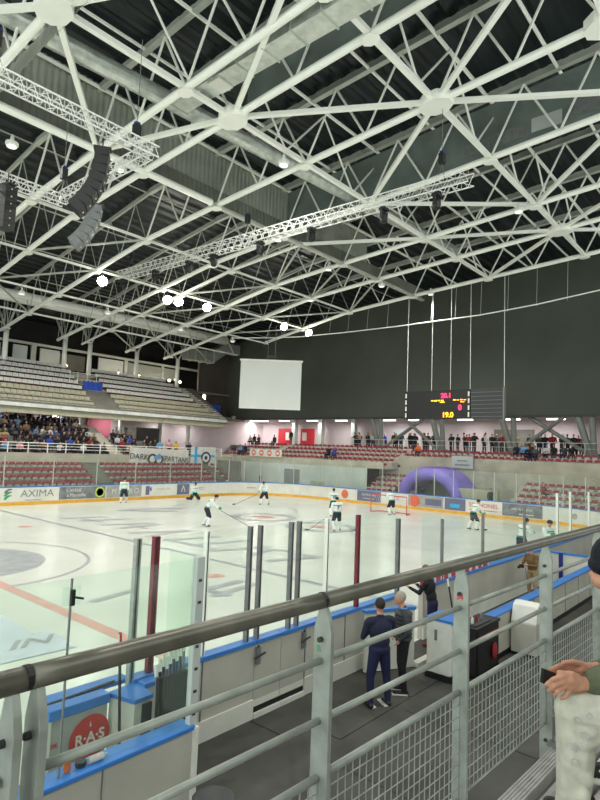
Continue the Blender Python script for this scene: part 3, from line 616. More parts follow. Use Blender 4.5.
for a, b, l in (((42.1, 6.9, 8), (42.1, 3.1, 4.9), 'long diagonal brace falling towards the column below the scoreboard'), ((42.3, 9.3, 4.9), (42.3, 4.6, 8), 'long diagonal brace rising to the left edge of the scoreboard'),
                ((42.1, -4.2, 4.9), (42.1, -8.3, 8), 'diagonal brace rising right of the scoreboard'), ((42.3, -5.3, 8), (42.3, -10, 4.9), 'diagonal brace falling to the rightmost column pair')):
    t2 = tubeobj('diagonal_brace', [a, b], .17, 'steel3', l, 'brace')
# ================================================================ ROOF
H = 2.9
def xo(x, y):                                 # the far ends of the trusses stand slightly further right
    t = max(0.0, (y-8)/23.0); return x + t*{-.35: 1, 4.75: 1, 7.15: 1.3, 11.8: 1.6, 17.2: 1.6, 18.9: 2.4, 23.4: 3.0, 27.8: 3.6, 33.2: 4.2}.get(x, 1.5)
# corrugated deck
mb = MB(); ys = [-34+i*.22 for i in range(int(74/.22))]; vs = []
for i, y in enumerate(ys):
    z = zb(y) + H + .35 + (.0, .0, .12, .12)[i % 4]
    vs += [(-22, y, z), (43, y, z)]
mb.add(vs, [(2*i, 2*i+1, 2*i+3, 2*i+2) for i in range(len(ys)-1)], 'deck'); struct(mb, 'ceiling')
NY = [-24.7, -18.2, -12.1, -5.4, .9, 7.4, 13.8, 20.1, 26.0, 31.0]
TR = [(-.35, 'leftmost thick roof truss with a corrugated flank, top left'), (4.75, 'roof truss beside the flat silver duct'), (7.15, 'roof truss through the star shaped plate left of centre'), (11.8, 'roof truss that carries the long lighting truss and the big plate'),
      (17.2, 'roof truss backed by the grey smoke curtain on the right'), (18.9, 'slim roof truss close behind the one with the smoke curtain'), (23.4, 'third roof truss from the dark end wall'), (27.8, 'second roof truss from the dark end wall'), (33.2, 'last roof truss, along the dark end wall')]
def truss(x, label):
    ys = [-27.5] + NY + [32.6]
    if x == 33.2: ys = [-27.5] + [y for y in NY if y < 22]
    if x == 18.9: ys = [y for y in NY if y > -1] + [32.6]
    big = x not in (18.9,)
    t = empty('roof_truss', (x, 0, 17.5), label, 'roof truss')
    pts = [(xo(x, y), y, zb(y)) for y in ys]; wd = .27 if big else .2
    mb = MB()
    for a, b in zip(pts, pts[1:]): mb.tube([a, b], wd*.56, 'steel', 12)
    wb(mb, 'bottom_chord', t)
    mb = MB()
    for a, b in zip(pts, pts[1:]):
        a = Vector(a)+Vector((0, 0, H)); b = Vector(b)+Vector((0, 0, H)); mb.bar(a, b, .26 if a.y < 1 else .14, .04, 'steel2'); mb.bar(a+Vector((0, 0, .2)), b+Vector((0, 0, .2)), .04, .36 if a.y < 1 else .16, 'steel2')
    wb(mb, 'top_chord', t)
    for a, b in zip(pts, pts[1:]):
        a = Vector(a); b = Vector(b); m = (a+b)/2; up = Vector((0, 0, H)); q = a+(b-a)*.25; q2 = a+(b-a)*.75
        for u, v in ((a, q+up), (q+up, m), (m, q2+up), (q2+up, b)): wb(MB().tube([u, v], .055 if a.y < 1 else .032, 'steel' if a.y < 1 else 'steel2', 6), 'web_member', t)  # far webs get greyer steel: the dimmer light there is in the colour
    for y in ys[1:-1]:
        big_pl = (x, y) in ((7.15, -5.4), (11.8, -12.1), (-.35, -5.4), (11.8, -18.2), (27.8, -12.1))
        r = .62 if big_pl else .30; c = Vector((xo(x, y), y, zb(y)-.19))
        wb(MB().prism([c+Vector((r*1.15*math.cos(a)*.8, r*1.15*math.sin(a), -.03)) for a in [PI/8+PI/4*k for k in range(8)]], (0, 0, .06 if not big_pl else .4), 'steel'), 'gusset_plate', t)
    return t
for x, l in TR: truss(x, l)
# purlins along the hall (upper level)
for k, y in enumerate([-24.4, -21.3, -18.2, -15.1, -12.0, -8.9, -5.6, -2.6, .9, 4.1, 7.4, 13.8, 20.1, 26]):
    p = MB(); z = zb(y)+H+.05; p.tube([(-12, y, z), (41.8, y, z)], (.075 if k % 2 else .09) if y < 1 else .045, 'steel' if y < 1 else 'steel2', 6)  # far purlins dimmed by colour in the greyer steel
    tag(p.build('roof_purlin'), ORD[k]+' slim pale purlin below the roof deck, counted from the right edge of the picture', 'roof beam', 'roof purlins')
# longitudinal ties at the lower level and their webs
for y, x0, x1, lab in ((-5.4, -10, 33.4, 'lengthwise tie beam through the star shaped plate left of centre'), (-12.1, -4, 33.4, 'lengthwise tie beam through the big plate above the long lighting truss'), (-18.2, 2, 33.4, 'lengthwise tie beam nearest the right edge'),
                       (7.4, 0, 33.6, 'lengthwise tie beam beyond the corrugated curtain, nearest to it'), (13.8, 0, 34.5, 'lengthwise tie beam carrying the lit floodlights'), (20.1, 4, 36, 'lengthwise tie beam between the floodlights and the far round duct'), (26, 4, 37, 'lengthwise tie beam nearest the far columns')):
    t = empty('tie_beam', (x0, y, zb(y)), lab, 'roof beam')
    wb(MB().bar((x0, y, zb(y)), (x1, y, zb(y)), .2 if y < 0 else .13, .18 if y < 0 else .13, 'steel'), 'beam', t)
    x = math.ceil(x0/5.2)*5.2; n = 0
    while y < 0 and x + 5.2 < x1:
        z = zb(y); wb(MB().tube([(x, y, z), (x+2.6, y, z+H)], .05, 'steel', 6), 'web_member', t); wb(MB().tube([(x+2.6, y, z+H), (x+5.2, y, z)], .05, 'steel', 6), 'web_member', t); x += 5.2
# plan bracing between the nodes
BR = [((-.35, -5.4), (4.75, .9)), ((4.75, .9), (7.15, -5.4)), ((7.15, -5.4), (11.8, -12.1)), ((11.8, -12.1), (16.3, -18.2)), ((11.8, -12.1), (17.2, -5.4)), ((11.8, -12.1), (7.15, -18.2)), ((7.15, -5.4), (3.4, -12.1)), ((-.35, -5.4), (-5, .9)), ((-.35, -5.4), (3.4, -12.1)),
      ((18.9, .9), (23.4, -5.4)), ((23.4, -5.4), (27.8, -12.1)), ((27.8, -12.1), (33.2, -5.4)), ((27.8, -12.1), (33.2, -18.2)), ((27.8, -12.1), (23.4, -18.2)), ((17.2, -5.4), (23.4, -12.1)), ((23.4, -12.1), (17.2, -18.2))]
for k in range(1, 8):
    xs = [7.15, 11.8, 17.2, 23.4, 27.8, 33.2]
for (xa, xb_) in ((7.15, 11.8), (18.9, 23.4), (23.4, 27.8), (27.8, 33.2)):
    for ya, yb in ((.9, 7.4), (7.4, 13.8), (13.8, 20.1), (20.1, 26.0), (26.0, 31.0)):
        if xa == 7.15 and ya < 7: continue
        BR.append(((xa, yb), (xb_, ya)) if int(ya) % 2 else ((xa, ya), (xb_, yb)))
BR.sort(key=lambda e: e[0][0]+e[1][0]); kn_ = [0, 0]
for (a, b) in BR:
    p = (xo(a[0], a[1]), a[1], zb(a[1])); q = (xo(b[0], b[1]), b[1], zb(b[1]))
    near = a[1] < 1 and b[1] < 1
    tag(MB().bar(p, q, .2 if near else .12, .16 if near else .1, 'steel' if near else 'steel2').build('plan_brace'), ORD[kn_[0]]+' diagonal roof brace from the left over the near half of the rink' if near else ORD[kn_[1]]+' thin diagonal roof brace from the left over the far half of the rink', 'roof brace', 'near plan braces' if near else 'far plan braces'); kn_[0 if near else 1] += 1  # far braces also carry the dimmer light as greyer steel
# corrugated curtain wall hanging across the roof
def corr(mb, x0, x1, y, z0, z1, m, pitch=.3, d=.05):
    n = int((x1-x0)/(pitch/4)); vs = []; fs = []
    for i in range(n+1):
        x = x0+(x1-x0)*i/n; yy = y + (0, 0, d, d)[i % 4]; vs += [(x, yy, z0), (x, yy, z1)]
    for i in range(n): fs.append((2*i, 2*i+1, 2*i+3, 2*i+2))
    mb.add(vs, fs, m)
t = empty('corrugated_curtain', (10, 1.0, 17.4), 'long corrugated grey metal curtain hanging from the roof with a pale tube at its foot', 'curtain wall')
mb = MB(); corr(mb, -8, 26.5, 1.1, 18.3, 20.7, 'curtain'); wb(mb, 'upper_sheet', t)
mb = MB(); corr(mb, -8, 34.6, .95, 17.45, 18.35, 'curtain2'); wb(mb, 'lower_sheet', t)  # darker grey stands in for a shadow across the curtain's lower band
wb(MB().tube([(-8, .75, 17.38), (11.3, .75, 17.38)], .17, 'steel', 10), 'foot_tube', t)
wb(MB().bx(11.3, 34.7, .75, 1.05, 17.3, 17.45, 'steel2'), 'foot_rail', t)
# corrugated flank beside the leftmost truss
mb = MB(); n = 40; vs = []
for i in range(n+1):
    y = -9+i*.25; vs += [(.18+(.03 if i % 2 else 0), y, zb(y)-.1), (.18+(.03 if i % 2 else 0), y, zb(y)+.55)]
mb.add(vs, [(2*i, 2*i+1, 2*i+3, 2*i+2) for i in range(n)], 'curtain'); tag(mb.build('corrugated_flank'), 'short corrugated sheet fixed along the side of the thick truss at top left', 'metal sheet')
# smoke curtains
for x, y0, y1, lab in ((17.45, -25, .9, 'grey green smoke curtain hanging over the right hand roof truss'), (7.35, -20, -6, 'dark smoke curtain above the flat silver duct')):
    t = empty('smoke_curtain', (x, (y0+y1)/2, 18), lab, 'smoke curtain')
    wb(MB().prism([(x, y0, zb(y0)+.3), (x, y1, zb(y1)+.3), (x, y1, zb(y1)+H-.1), (x, y0, zb(y0)+H-.1)], (.02, 0, 0), 'screen_sheet'), 'sheet', t)
    if x > 10:
        for k in range(6):
            y = -20+k*1.6; wb(MB().bx(x-.05, x-.02, y, y+1.3, zb(y)+.5, zb(y)+1.15, 'panelw' if k == 3 else 'mgrey'), 'vent_panel', t)
for y0, x in ((22, 12.8), (14, 20)):
    pass
# ducts
t = empty('spiral_duct', (5, -3, 18.7), 'large round spiral air duct running lengthwise past the star shaped plate', 'air duct')
pts = [(-6+i*1.0, -2.6-.075*(i*1.0-6), 18.75) for i in range(36)]
mb = MB().tube(pts, .36, 'duct', 18)
for i in range(1, 35, 1):
    p = Vector(pts[i]); mb.tube([p-Vector((.02, 0, 0)), p+Vector((.02, 0, 0))], .375, 'duct', 18)
wb(mb, 'duct_tube', t)
t = empty('flat_duct', (5.8, -9, 18.2), 'flat rectangular silver air duct alongside a roof truss at top centre', 'air duct')
mb = MB()
for k in range(14): y = -22+k*1.3; mb.bx(5.15, 6.0, y, y+1.27, 18.05+.065*0, 18.45, 'duct'); mb.bx(5.1, 6.05, y+1.26, y+1.31, 18.0, 18.5, 'steel2')
wb(mb, 'duct_body', t)
wb(MB().bx(5.2, 5.95, -6.7, -6.1, 17.96, 18.04, 'boardw'), 'grille', t)
t = empty('round_duct', (20, 27, 16), 'big pale round duct running lengthwise high above the far upper tier', 'air duct')
wb(MB().tube([(-2, 27, 16.35), (30, 27, 16.6), (36, 27, 16.7)], .52, 'steel', 16), 'duct_tube', t, smooth=True)
for k in range(4): wb(MB().bx(9+k*6.6, 14.4+k*6.6, 26.52, 26.6, 16.2, 16.32, 'white'), 'nozzle_strip', t)
t = empty('bent_duct', (37, 30, 15), 'bent galvanised rectangular duct in the far corner above the brown wall', 'air duct')
wb(MB().prism([(33.5, 30.5, 14.5), (37.4, 30.5, 14.6), (39.6, 30.5, 16.1), (41.6, 30.5, 16.1), (41.6, 30.5, 17.3), (39.2, 30.5, 17.3), (36.9, 30.5, 15.8), (33.5, 30.5, 15.8)], (0, 1.2, 0), 'galv'), 'duct_body', t)
wb(MB().bx(34.5, 34.6, 30.4, 31.8, 14.45, 15.85, 'steel2').bx(36, 36.1, 30.4, 31.8, 14.45, 15.85, 'steel2').bx(37.3, 37.4, 30.4, 31.8, 14.5, 16.1, 'steel2'), 'flanges', t)
# columns of the far side with their branching heads
for j, (x, s) in enumerate(((14.0, 'leftmost'), (19.7, 'second from the left, left of the blue seats'), (22.4, 'third from the left, just right of the blue seats'), (28.0, 'fourth from the left'), (33.6, 'rightmost'))):
    t = empty('roof_column', (x, 32.6, 11.1), 'tall steel column on the far upper tier, '+s, 'column')
    wb(MB().tube([(x, 32.6, 10.6), (x, 32.6, 14.6)], .23, 'steel', 12), 'shaft', t, smooth=True)
    for dx, dy in ((0, 2.2), (0, -2.4)):
        wb(MB().tube([(x, 32.6, 14.4), (x+dx, 32.6+dy, zb(32.6+dy)+H-.2)], .1, 'steel2', 8), 'head_strut', t)
# lighting truss pieces
def box_truss(p, q, s, label, name='lighting_truss', m='alu', extra=0):
    p = Vector(p); q = Vector(q); d = (q-p); L = d.length; d.normalize(); r = d.cross(Vector((0, 0, 1))).normalized(); u = r.cross(d)
    t = empty(name, tuple(p), label, 'lighting truss'); cs = [r*s/2*a+u*s/2*b for a, b in ((-1, -1), (1, -1), (1, 1), (-1, 1))]
    mb = MB()
    for c in cs: mb.tube([p+c, q+c], .026, m, 6)
    wb(mb, 'chords', t)
    mb = MB(); n = int(L/(s*1.0)); 
    for k in range(n):
        for a in range(4):
            c0, c1 = cs[a], cs[(a+1) % 4]; s0 = p+d*L*k/n; s1 = p+d*L*(k+.5)/n; s2 = p+d*L*(k+1)/n
            mb.tube([s0+c0, s1+c1], .013, m, 4, caps=False); mb.tube([s1+c1, s2+c0], .013, m, 4, caps=False)
    wb(mb, 'lattice', t); return t
def hoist(x, y, z0, z1, lab):
    t = empty('chain_hoist', (x, y, z0), lab, 'chain hoist'); wb(MB().tube([(x, y, z0+.5), (x, y, z1)], .012, 'mgrey', 5), 'chain', t)
    wb(MB().box((x, y, z0+.75), (.22, .2, .42), 'black').box((x, y, z0+1.0), (.16, .14, .1), 'navyp'), 'motor', t)
    wb(MB().tube([(x-.25, y, z0), (x, y, z0+.5), (x+.25, y, z0)], .012, 'mgrey', 4), 'sling', t); return t
A = 13.5
box_truss((-7, -7.45, A), (2.25, -7.45, A), .34, 'white box truss crossing the top left in front of the curtain'); box_truss((2.05, -7.2, A), (2.05, -1.9, A), .34, 'short white box truss running away above the hanging loudspeakers'); box_truss((-7, -1.6, A), (2.25, -1.6, A), .34, 'lower white box truss at the left behind the loudspeakers')
box_truss((11.8, 10.2, 15.1), (11.8, -13.6, 14.75), .5, 'long white box truss carrying the spotlights across the middle of the roof')
hoist(2.05, -6.6, A+.2, 17.6, 'chain hoist over the corner of the white truss square'); hoist(11.8, -12.4, 15.1, 17.9, 'chain hoist under the big plate at the near end of the long lighting truss'); hoist(11.8, -1.6, 15.3, 17.3, 'chain hoist at the middle of the long lighting truss'); hoist(11.8, 8.8, 15.4, 16.9, 'chain hoist at the far end of the long lighting truss'); hoist(2.05, -1.8, A+.2, 17.3, 'chain hoist at the far corner of the white truss square')
hoist(-2.6, -7.45, A+.2, 18.2, 'long chain hoist at the left end of the top left truss')
# moving-head spotlights under the long truss
for k, y in enumerate((9.6, 6.2, 3.0, .9, -2.6, -5.9, -9.8, -12.2)):
    z = 15.1-.35*(10.2-y)/23.8-.3
    t = empty('stage_spotlight', (11.8, y, z), ['first black spotlight at the far end of the long lighting truss', 'second black spotlight from the far end of the long truss', 'third black spotlight from the far end of the long truss', 'fourth black spotlight from the far end of the long truss', 'black spotlight left of the middle hoist, fifth from the far end', 'black spotlight under the middle right of the long truss', 'black spotlight second from the near end of the long truss', 'black spotlight at the near end of the long truss'][k], 'spotlight')
    wb(MB().bx(11.62, 11.98, y-.14, y+.14, z-.1, z+.02, 'black'), 'base', t); wb(MB().box((11.6, y, z-.28), (.04, .12, .34), 'black'), 'yoke_arm', t); wb(MB().box((12.0, y, z-.28), (.04, .12, .34), 'black'), 'yoke_arm', t)
    wb(MB().lathe((11.8, y, z-.62), [(.10, 0), (.16, .06), (.17, .28), (.12, .42), (.04, .46)], 'black', 12), 'head', t)
# line array loudspeakers
def line_array(x, y, ztop, n, tilt0, dt, lab, faces, hx=.55, hh=.26, col='black'):
    t = empty('line_array_speaker', (x, y, ztop), lab, 'loudspeaker'); R = Matrix.Rotation(faces, 3, 'Z'); p = Vector((0, 0, 0)); a = tilt0
    wb(MB().tube([(x, y, ztop+.1), (x, y, ztop+.5)], .02, 'dgrey', 6).box((x, y, ztop+.06), (.5, .3, .05), 'dgrey', faces), 'rigging_frame', t)
    for k in range(n):
        d = Vector((math.sin(a), 0, -math.cos(a))); nx = Vector((math.cos(a), 0, math.sin(a))); sy = Vector((0, hx, 0)); mb = MB()
        q0 = p; q1 = p+d*hh*.96
        base = Vector((x, y, ztop)); vs = [base + R@(q + nx*fx + sy*fy) for q in (q0, q1) for fx, fy in ((-.2, -.5), (.2, -.5), (.2, .5), (-.2, .5))]
        mb.add(vs, [(0, 1, 2, 3), (7, 6, 5, 4), (4, 5, 1, 0), (5, 6, 2, 1), (6, 7, 3, 2), (7, 4, 0, 3)], col)
        c = base+R@((q0+q1)/2+nx*.205); mb.ball(c, .025, 'white', 6); wb(mb, 'cabinet', t); p = p+d*hh; a += dt
    return t
line_array(.6, -7.2, 12.95, 8, .05, -.11, 'curved black line array loudspeaker hanging at the near truss corner', -.6, .6)
line_array(1.7, -5.0, 12.2, 6, -.1, -.13, 'grey curved line array loudspeaker just behind the black curved one', -.6, .55, .26, 'mgrey')
line_array(.1, -1.8, 13.2, 6, 0, 0, 'straight black loudspeaker column hanging at the left edge', -1.2, .5)
# hall lamps
for (x, y) in LAMPS:
    z = zb(y)-.55; LS = sorted([p for p in LAMPS if (p[1] > 19) == (y > 19)]); t = empty('high_bay_lamp', (x, y, z), ORD[LS.index((x, y))]+' white high bay lamp from the left '+('in the added farthest lamp row' if y > 19 else 'over the nearer part of the hall'), 'ceiling lamp', 'high bay lamps')
    wb(MB().lathe((x, y, z), [(.2, -.02), (.26, .04), (.26, .16), (.1, .22), (.05, .5)], 'white', 14), 'housing', t); wb(MB().lathe((x, y, z-.05), [(.05, -.03), (.19, 0), (.2, .03)], 'lampwhite', 14), 'diffuser', t)
    o = spot(x, y, z-.12, LAMP_W, (x, y, 0), 160); o.parent = t; o.location = (0, 0, -.12)
fl = ['lit floodlight at the far left end of the floodlight row', 'lit floodlight second from the left', 'lit floodlight third from the left, touching the second', 'lit floodlight fourth from the left', 'bright floodlight above the white screen', 'rightmost floodlight, beside the bright one']
for k, (x, y) in enumerate(FLOOD):
    z = zb(y)-.75; t = empty('floodlight', (x, y, z), fl[k], 'floodlight'); dv = Vector((-.32, -.75, -.58)).normalized(); c = Vector((x, y, z))
    q = dv.to_track_quat('Z', 'Y').to_matrix(); mb = MB(); mb.lathe((0, 0, 0), [(.08, -.3), (.16, -.18), (.24, .02), (.26, .08)], 'mgrey', 14); mb.v = [tuple(c+q@Vector(v)) for v in mb.v]; wb(mb, 'housing', t)
    mb = MB(); mb.lathe((0, 0, 0), [(.25, .06), (.34, .12), (.2, .26)], 'lampglow', 14); mb.v = [tuple(c+q@Vector(v)) for v in mb.v]; wb(mb, 'lens', t)
    wb(MB().tube([(x, y, z), (x, y, z+.8)], .03, 'dgrey', 6), 'bracket', t)
    o = spot(x, y, z, FLOOD_W, c+dv, 100); o.parent = t; o.location = dv*.2
for (x, y, z) in ((12.5, 28.5, 12.2), (20.9, 34.5, 12.2), (27, 34.5, 12.2), (29.7, 34.5, 12.2), (33.9, 34.5, 12.2), (35.5, 34.5, 12.2))[1:]:
    t = empty('globe_lamp', (x, y, z), 'small glowing globe lamp on the upper concourse of the far side', 'lamp', 'globe lamps of the upper concourse'); wb(MB().ball((x, y, z), .16, 'warmglow', 8), 'globe', t); wb(MB().tube([(x, y, z+.14), (x, y, z+.5)], .02, 'dgrey', 5), 'stem', t)
    ld = bpy.data.lights.new('globe_light', 'POINT'); ld.energy = 90; ld.shadow_soft_size = .17; ld.color = (1, .88, .7); lo = bpy.data.objects.new('globe_light', ld); C.objects.link(lo); lo.location = (x, y-.3, z)
# ================================================================ HANGING THINGS AT THE END
t = empty('projection_screen', (31, 14.74, 12.65), 'large blank white projection screen hanging before the dark end wall', 'screen', None, math.atan2(-.758, .652))
def kid(mb, name, parent): o = mb.build(name); o.parent = parent; return o
kid(MB().bx(-2.88, 2.88, -.02, .02, -4.45, 0, 'screen'), 'sheet', t); kid(MB().bx(-2.98, 2.98, -.08, .1, 0, .16, 'white'), 'roller_case', t); kid(MB().bx(-2.88, 2.88, -.04, .04, -4.53, -4.45, 'white'), 'bottom_bar', t)
for x in (-.35, .35): kid(MB().tube([(x, 0, .1), (x, 0, 3.5)], .02, 'mgrey', 5), 'cable', t)
kid(MB().box((0, 0, .45), (.9, .25, .2), 'dgrey'), 'winch', t)
t = empty('scoreboard', (33, -2.6, 8.3), 'long black hanging scoreboard with red and amber digits and a grey right half', 'scoreboard')
wb(MB().bx(33, 33.3, -4.15, 1.44, 7.2, 9.45, 'black'), 'cabinet', t); wb(MB().bx(33, 33.3, -6.65, -4.2, 7.2, 9.45, 'dgrey'), 'side_cabinet', t); wb(MB().bx(32.95, 33.3, -6.75, -6.65, 7.1, 9.5, 'mgrey'), 'end_strip', t)
X = 32.98
def led(txt, size, m, y, z, name='digits'):
    q = MB(); text_into(q, txt, size, m, (X, y, z), (0, -1, 0), (0, 0, 1), depth=.01, bold=.012); wb(q, name, t)
led('20.1', .5, 'ledred', -2.2, 9.0); led('0', .55, 'ledred', -3.35, 8.05); led('19.0', .55, 'ledamber', -2.35, 7.5)
q = MB()
for k in range(4): q.bx(X-.01, X, -1.15-k*.28, -.95-k*.28, 8.6-.03*(k % 2), 8.68, 'ledamber'); q.bx(X-.01, X, -3.0-k*.28, -2.8-k*.28, 8.62, 8.7-.03*(k % 2), 'ledamber')
q.bx(X-.01, X, -2.1, -1.7, 8.47, 8.53, 'ledamber'); q.bx(X-.01, X, -3.7, -3.4, 8.47, 8.53, 'ledamber'); wb(q, 'team_name_lights', t)
q = MB()
for k in range(4):
    for y in (1.3, -4.05): q.bx(X-.02, X, y-.06, y+.06, 7.35+k*.52, 7.7+k*.52, 'white')
wb(q, 'white_marks', t)
q = MB()
for k in range(7): q.bx(X-.01, X, -6.6, -4.25, 7.35+k*.3, 7.38+k*.3, 'mgrey')
wb(q, 'louvre_lines', t)
for y in (1.3, -.9, -2.5, -4.1, -6.7): wb(MB().tube([(33.1, y, 9.4), (33.1, y, zb(y))], .018, 'steel', 5), 'cable', t)
t = empty('curtain_cable', (33, 0, 15), 'long sagging cable rail with short hangers stretched before the dark end wall', 'cable')
pts = [(30.5, 20, 15.35), (32.4, 16, 15.3), (33, 13, 15.2), (33, 8, 15.05), (33, 2, 14.98), (33, -4.9, 15.02), (33, -9, 15.25), (33, -13.1, 15.65), (33, -19, 16.5)]
wb(MB().tube(pts, .045, 'steel', 6), 'rail', t)
for k in range(12): y = 11.5-k*2.05; z = 15.0+max(0, abs(y+1)-6)*.06; wb(MB().tube([(33, y, z), (33.2, y, zb(y))], .015, 'steel2', 4), 'hanger', t)
# small sign boards, banners
t = empty('poster_strip', (35.2, 19, 3.7), 'white strip with four pale red round emblems on the parapet below the screen', 'banner')
wb(MB().bx(35.2, 35.24, 16.8, 21.4, 3.6, 4.35, 'boardw'), 'board', t)
for k in range(4):
    q = MB(); c = Vector((35.19, 20.8-k*1.15, 3.98)); q.add([c+Vector((0, .32*math.cos(a*PI/10), .32*math.sin(a*PI/10))) for a in range(20)], [tuple(range(20))], 'orangeink'); q.add([c+Vector((-.005, .2*math.cos(a*PI/8), .12*math.sin(a*PI/8))) for a in range(16)], [tuple(range(16))], 'boardw'); wb(q, 'emblem', t)
q = MB(); q.bx(37.6, 37.66, -2.4, -.5, 3.37, 4.4, 'panelw'); q.bx(37.58, 37.6, -1.9, -1.0, 3.95, 4.05, 'greyink'); q.bx(37.58, 37.6, -2.1, -.8, 3.6, 3.72, 'greyink'); tag(q.build('sign_board'), 'pale blank sign board hanging on the parapet above the purple arch', 'sign')
t = empty('fan_banner', (24, 21.55, 2.7), 'long white cloth banner lettered DARK SPARTANS hanging on the far railing', 'banner')
q = MB(); n = 24; vs = []
for i in range(n+1):
    x = 20.7+6.5*i/n; vs += [(x, 21.55+.04*math.sin(i*1.1), 4.12-.02*i/n*8), (x, 21.55+.05*math.sin(i*.9+1), 2.72-.5*i/n)]
q.add(vs, [(2*i, 2*i+1, 2*i+3, 2*i+2) for i in range(n)], 'cloth_white'); wb(q, 'cloth', t)
q = MB(); text_into(q, 'DARK', .72, 'darkink', (21.65, 21.46, 3.28), (1, 0, -.06), (0.06, 0, 1), depth=.005); wb(q, 'lettering', t); q = MB(); text_into(q, 'SPARTANS', .78, 'darkink', (25.6, 21.46, 3.05), (1, 0, -.06), (0.06, 0, 1), sx=.82, depth=.005); wb(q, 'lettering', t)
q = MB(); c = Vector((23.3, 21.47, 3.2))
for (dx, dz, r, m) in ((-.25, -.1, .5, 'darkink'), (-.25, -.1, .3, 'cloth_white'), (.45, -.15, .48, 'darkink'), (.45, -.15, .28, 'cloth_white')): q.add([c+Vector((dx+r*math.cos(a*PI/9), -.004*(1 if m == 'darkink' else 2), dz+r*math.sin(a*PI/9))) for a in range(18)], [tuple(range(18))], m)
q.add([c+Vector(v) for v in ((-.2, -.012, .0), (.5, -.012, .45), (.75, -.012, .0), (.2, -.012, -.2))], [(0, 1, 2, 3)], 'lblue'); wb(q, 'round_emblem', t)
t = empty('club_flag', (28.9, 21.5, 3.3), 'white flag with a sky blue cross and a dark round emblem on the far railing', 'flag')
q = MB(); q.bx(27.4, 30.5, 21.48, 21.5, 2.15, 4.35, 'cloth_white'); wb(q, 'cloth', t); q = MB(); q.bx(27.85, 28.15, 21.46, 21.48, 2.3, 4.35, 'blueink'); q.bx(27.4, 30.4, 21.45, 21.47, 3.35, 3.6, 'blueink'); wb(q, 'cross', t)
q = MB(); c = Vector((29.25, 21.44, 3.3))
for r, m, e in ((.62, 'darkink', 0), (.42, 'cloth_white', .005), (.2, 'darkink', .01)): q.add([c+Vector((r*math.cos(a*PI/9), -e, r*math.sin(a*PI/9))) for a in range(18)], [tuple(range(18))], m)
text_into(q, 'SPARTANS', .28, 'darkink', (29.3, 21.44, 2.4), (1, 0, 0), (0, 0, 1), depth=.003); wb(q, 'emblem', t)
# far railing on the walkway
t = empty('far_railing', (8, 21.75, 3.4), 'grey tube railing along the far side walkway in front of the crowd', 'railing')
wb(MB().tube([(4, 21.75, 4.2), (31.5, 21.75, 4.2)], .03, 'steel', 6), 'top_rail', t)
for z in (3.75, 3.98): wb(MB().tube([(4, 21.75, z), (31.5, 21.75, z)], .02, 'steel', 5), 'mid_rail', t)
for k in range(19): wb(MB().bx(4.47+k*1.5, 4.53+k*1.5, 21.72, 21.78, 3.4, 4.2, 'steel'), 'post', t)
t = empty('upper_railing', (21.5, 26.6, 8), 'small railing above the stair in the far upper tier', 'railing')
for x in (19.2, 20.0, 21.0, 22.0): wb(MB().tube([(x, 30.2, 9.5), (x, 30.2, 11.2)], .03, 'steel', 5), 'post', t)
wb(MB().tube([(19.2, 30.2, 11.1), (22.4, 30.2, 11.1)], .03, 'steel', 5), 'rail', t)
for (x0, x1, y, z0, z1, l) in ((20.3, 22.3, 29.6, 9.0, 10.4, 'bright blue tarpaulin hung on the railing between the two blocks of the far upper tier'), (37.2, 39.6, 31.5, 8.2, 9.6, 'bright blue tarpaulin on the railing at the right end of the far upper tier')):
    q = MB(); n = 14; vs = []
    for i in range(n+1): x = x0+(x1-x0)*i/n; vs += [(x, y+.06*math.sin(i*1.7), z1-.06*(i % 3)), (x, y+.08*math.sin(i*1.9), z0)]
    q.add(vs, [(2*i, 2*i+1, 2*i+3, 2*i+2) for i in range(n)], 'bluec'); tag(q.build('blue_tarpaulin'), l, 'tarpaulin')
t = empty('concourse_railing', (41.4, -5, 4.75), 'grey railing along the end concourse in front of the standing spectators', 'railing')
wb(MB().tube([(41.3, -18, 5.75), (41.3, 13, 5.75)], .03, 'steel2', 5), 'top_rail', t); wb(MB().tube([(41.3, -18, 5.3), (41.3, 13, 5.3)], .02, 'steel2', 5), 'mid_rail', t)
for k in range(20): wb(MB().bx(41.27, 41.33, -18+k*1.6-.03, -18+k*1.6+.03, 4.75, 5.75, 'steel2'), 'post', t)
# purple inflatable arch
t = empty('inflatable_arch', (36.4, 0, 0), 'purple inflatable tunnel arch behind the end glass', 'inflatable arch')
for k in range(5):
    q = MB(); x = 35.0+k*.6; pts = [(x, .1+2.55*math.cos(a*PI/14), .55+2.35*math.sin(a*PI/14)) for a in range(15)]; pts = [(x, 2.65, 0)]+pts+[(x, -2.45, 0)]
    q.tube(pts, .56, 'purple', 12); wb(q, 'arch_tube', t, smooth=True)
q = MB(); q.bx(37.5, 37.55, -2.0, 2.2, 0, 2.6, 'mgrey'); wb(q, 'back_sheet', t)
q = MB(); q.bx(34.7, 35.2, -5.6, -2.4, 0, 1.9, 'beigeshade'); tag(q.build('beige_barrier'), 'beige box barrier right of the purple arch behind the end glass', 'barrier')
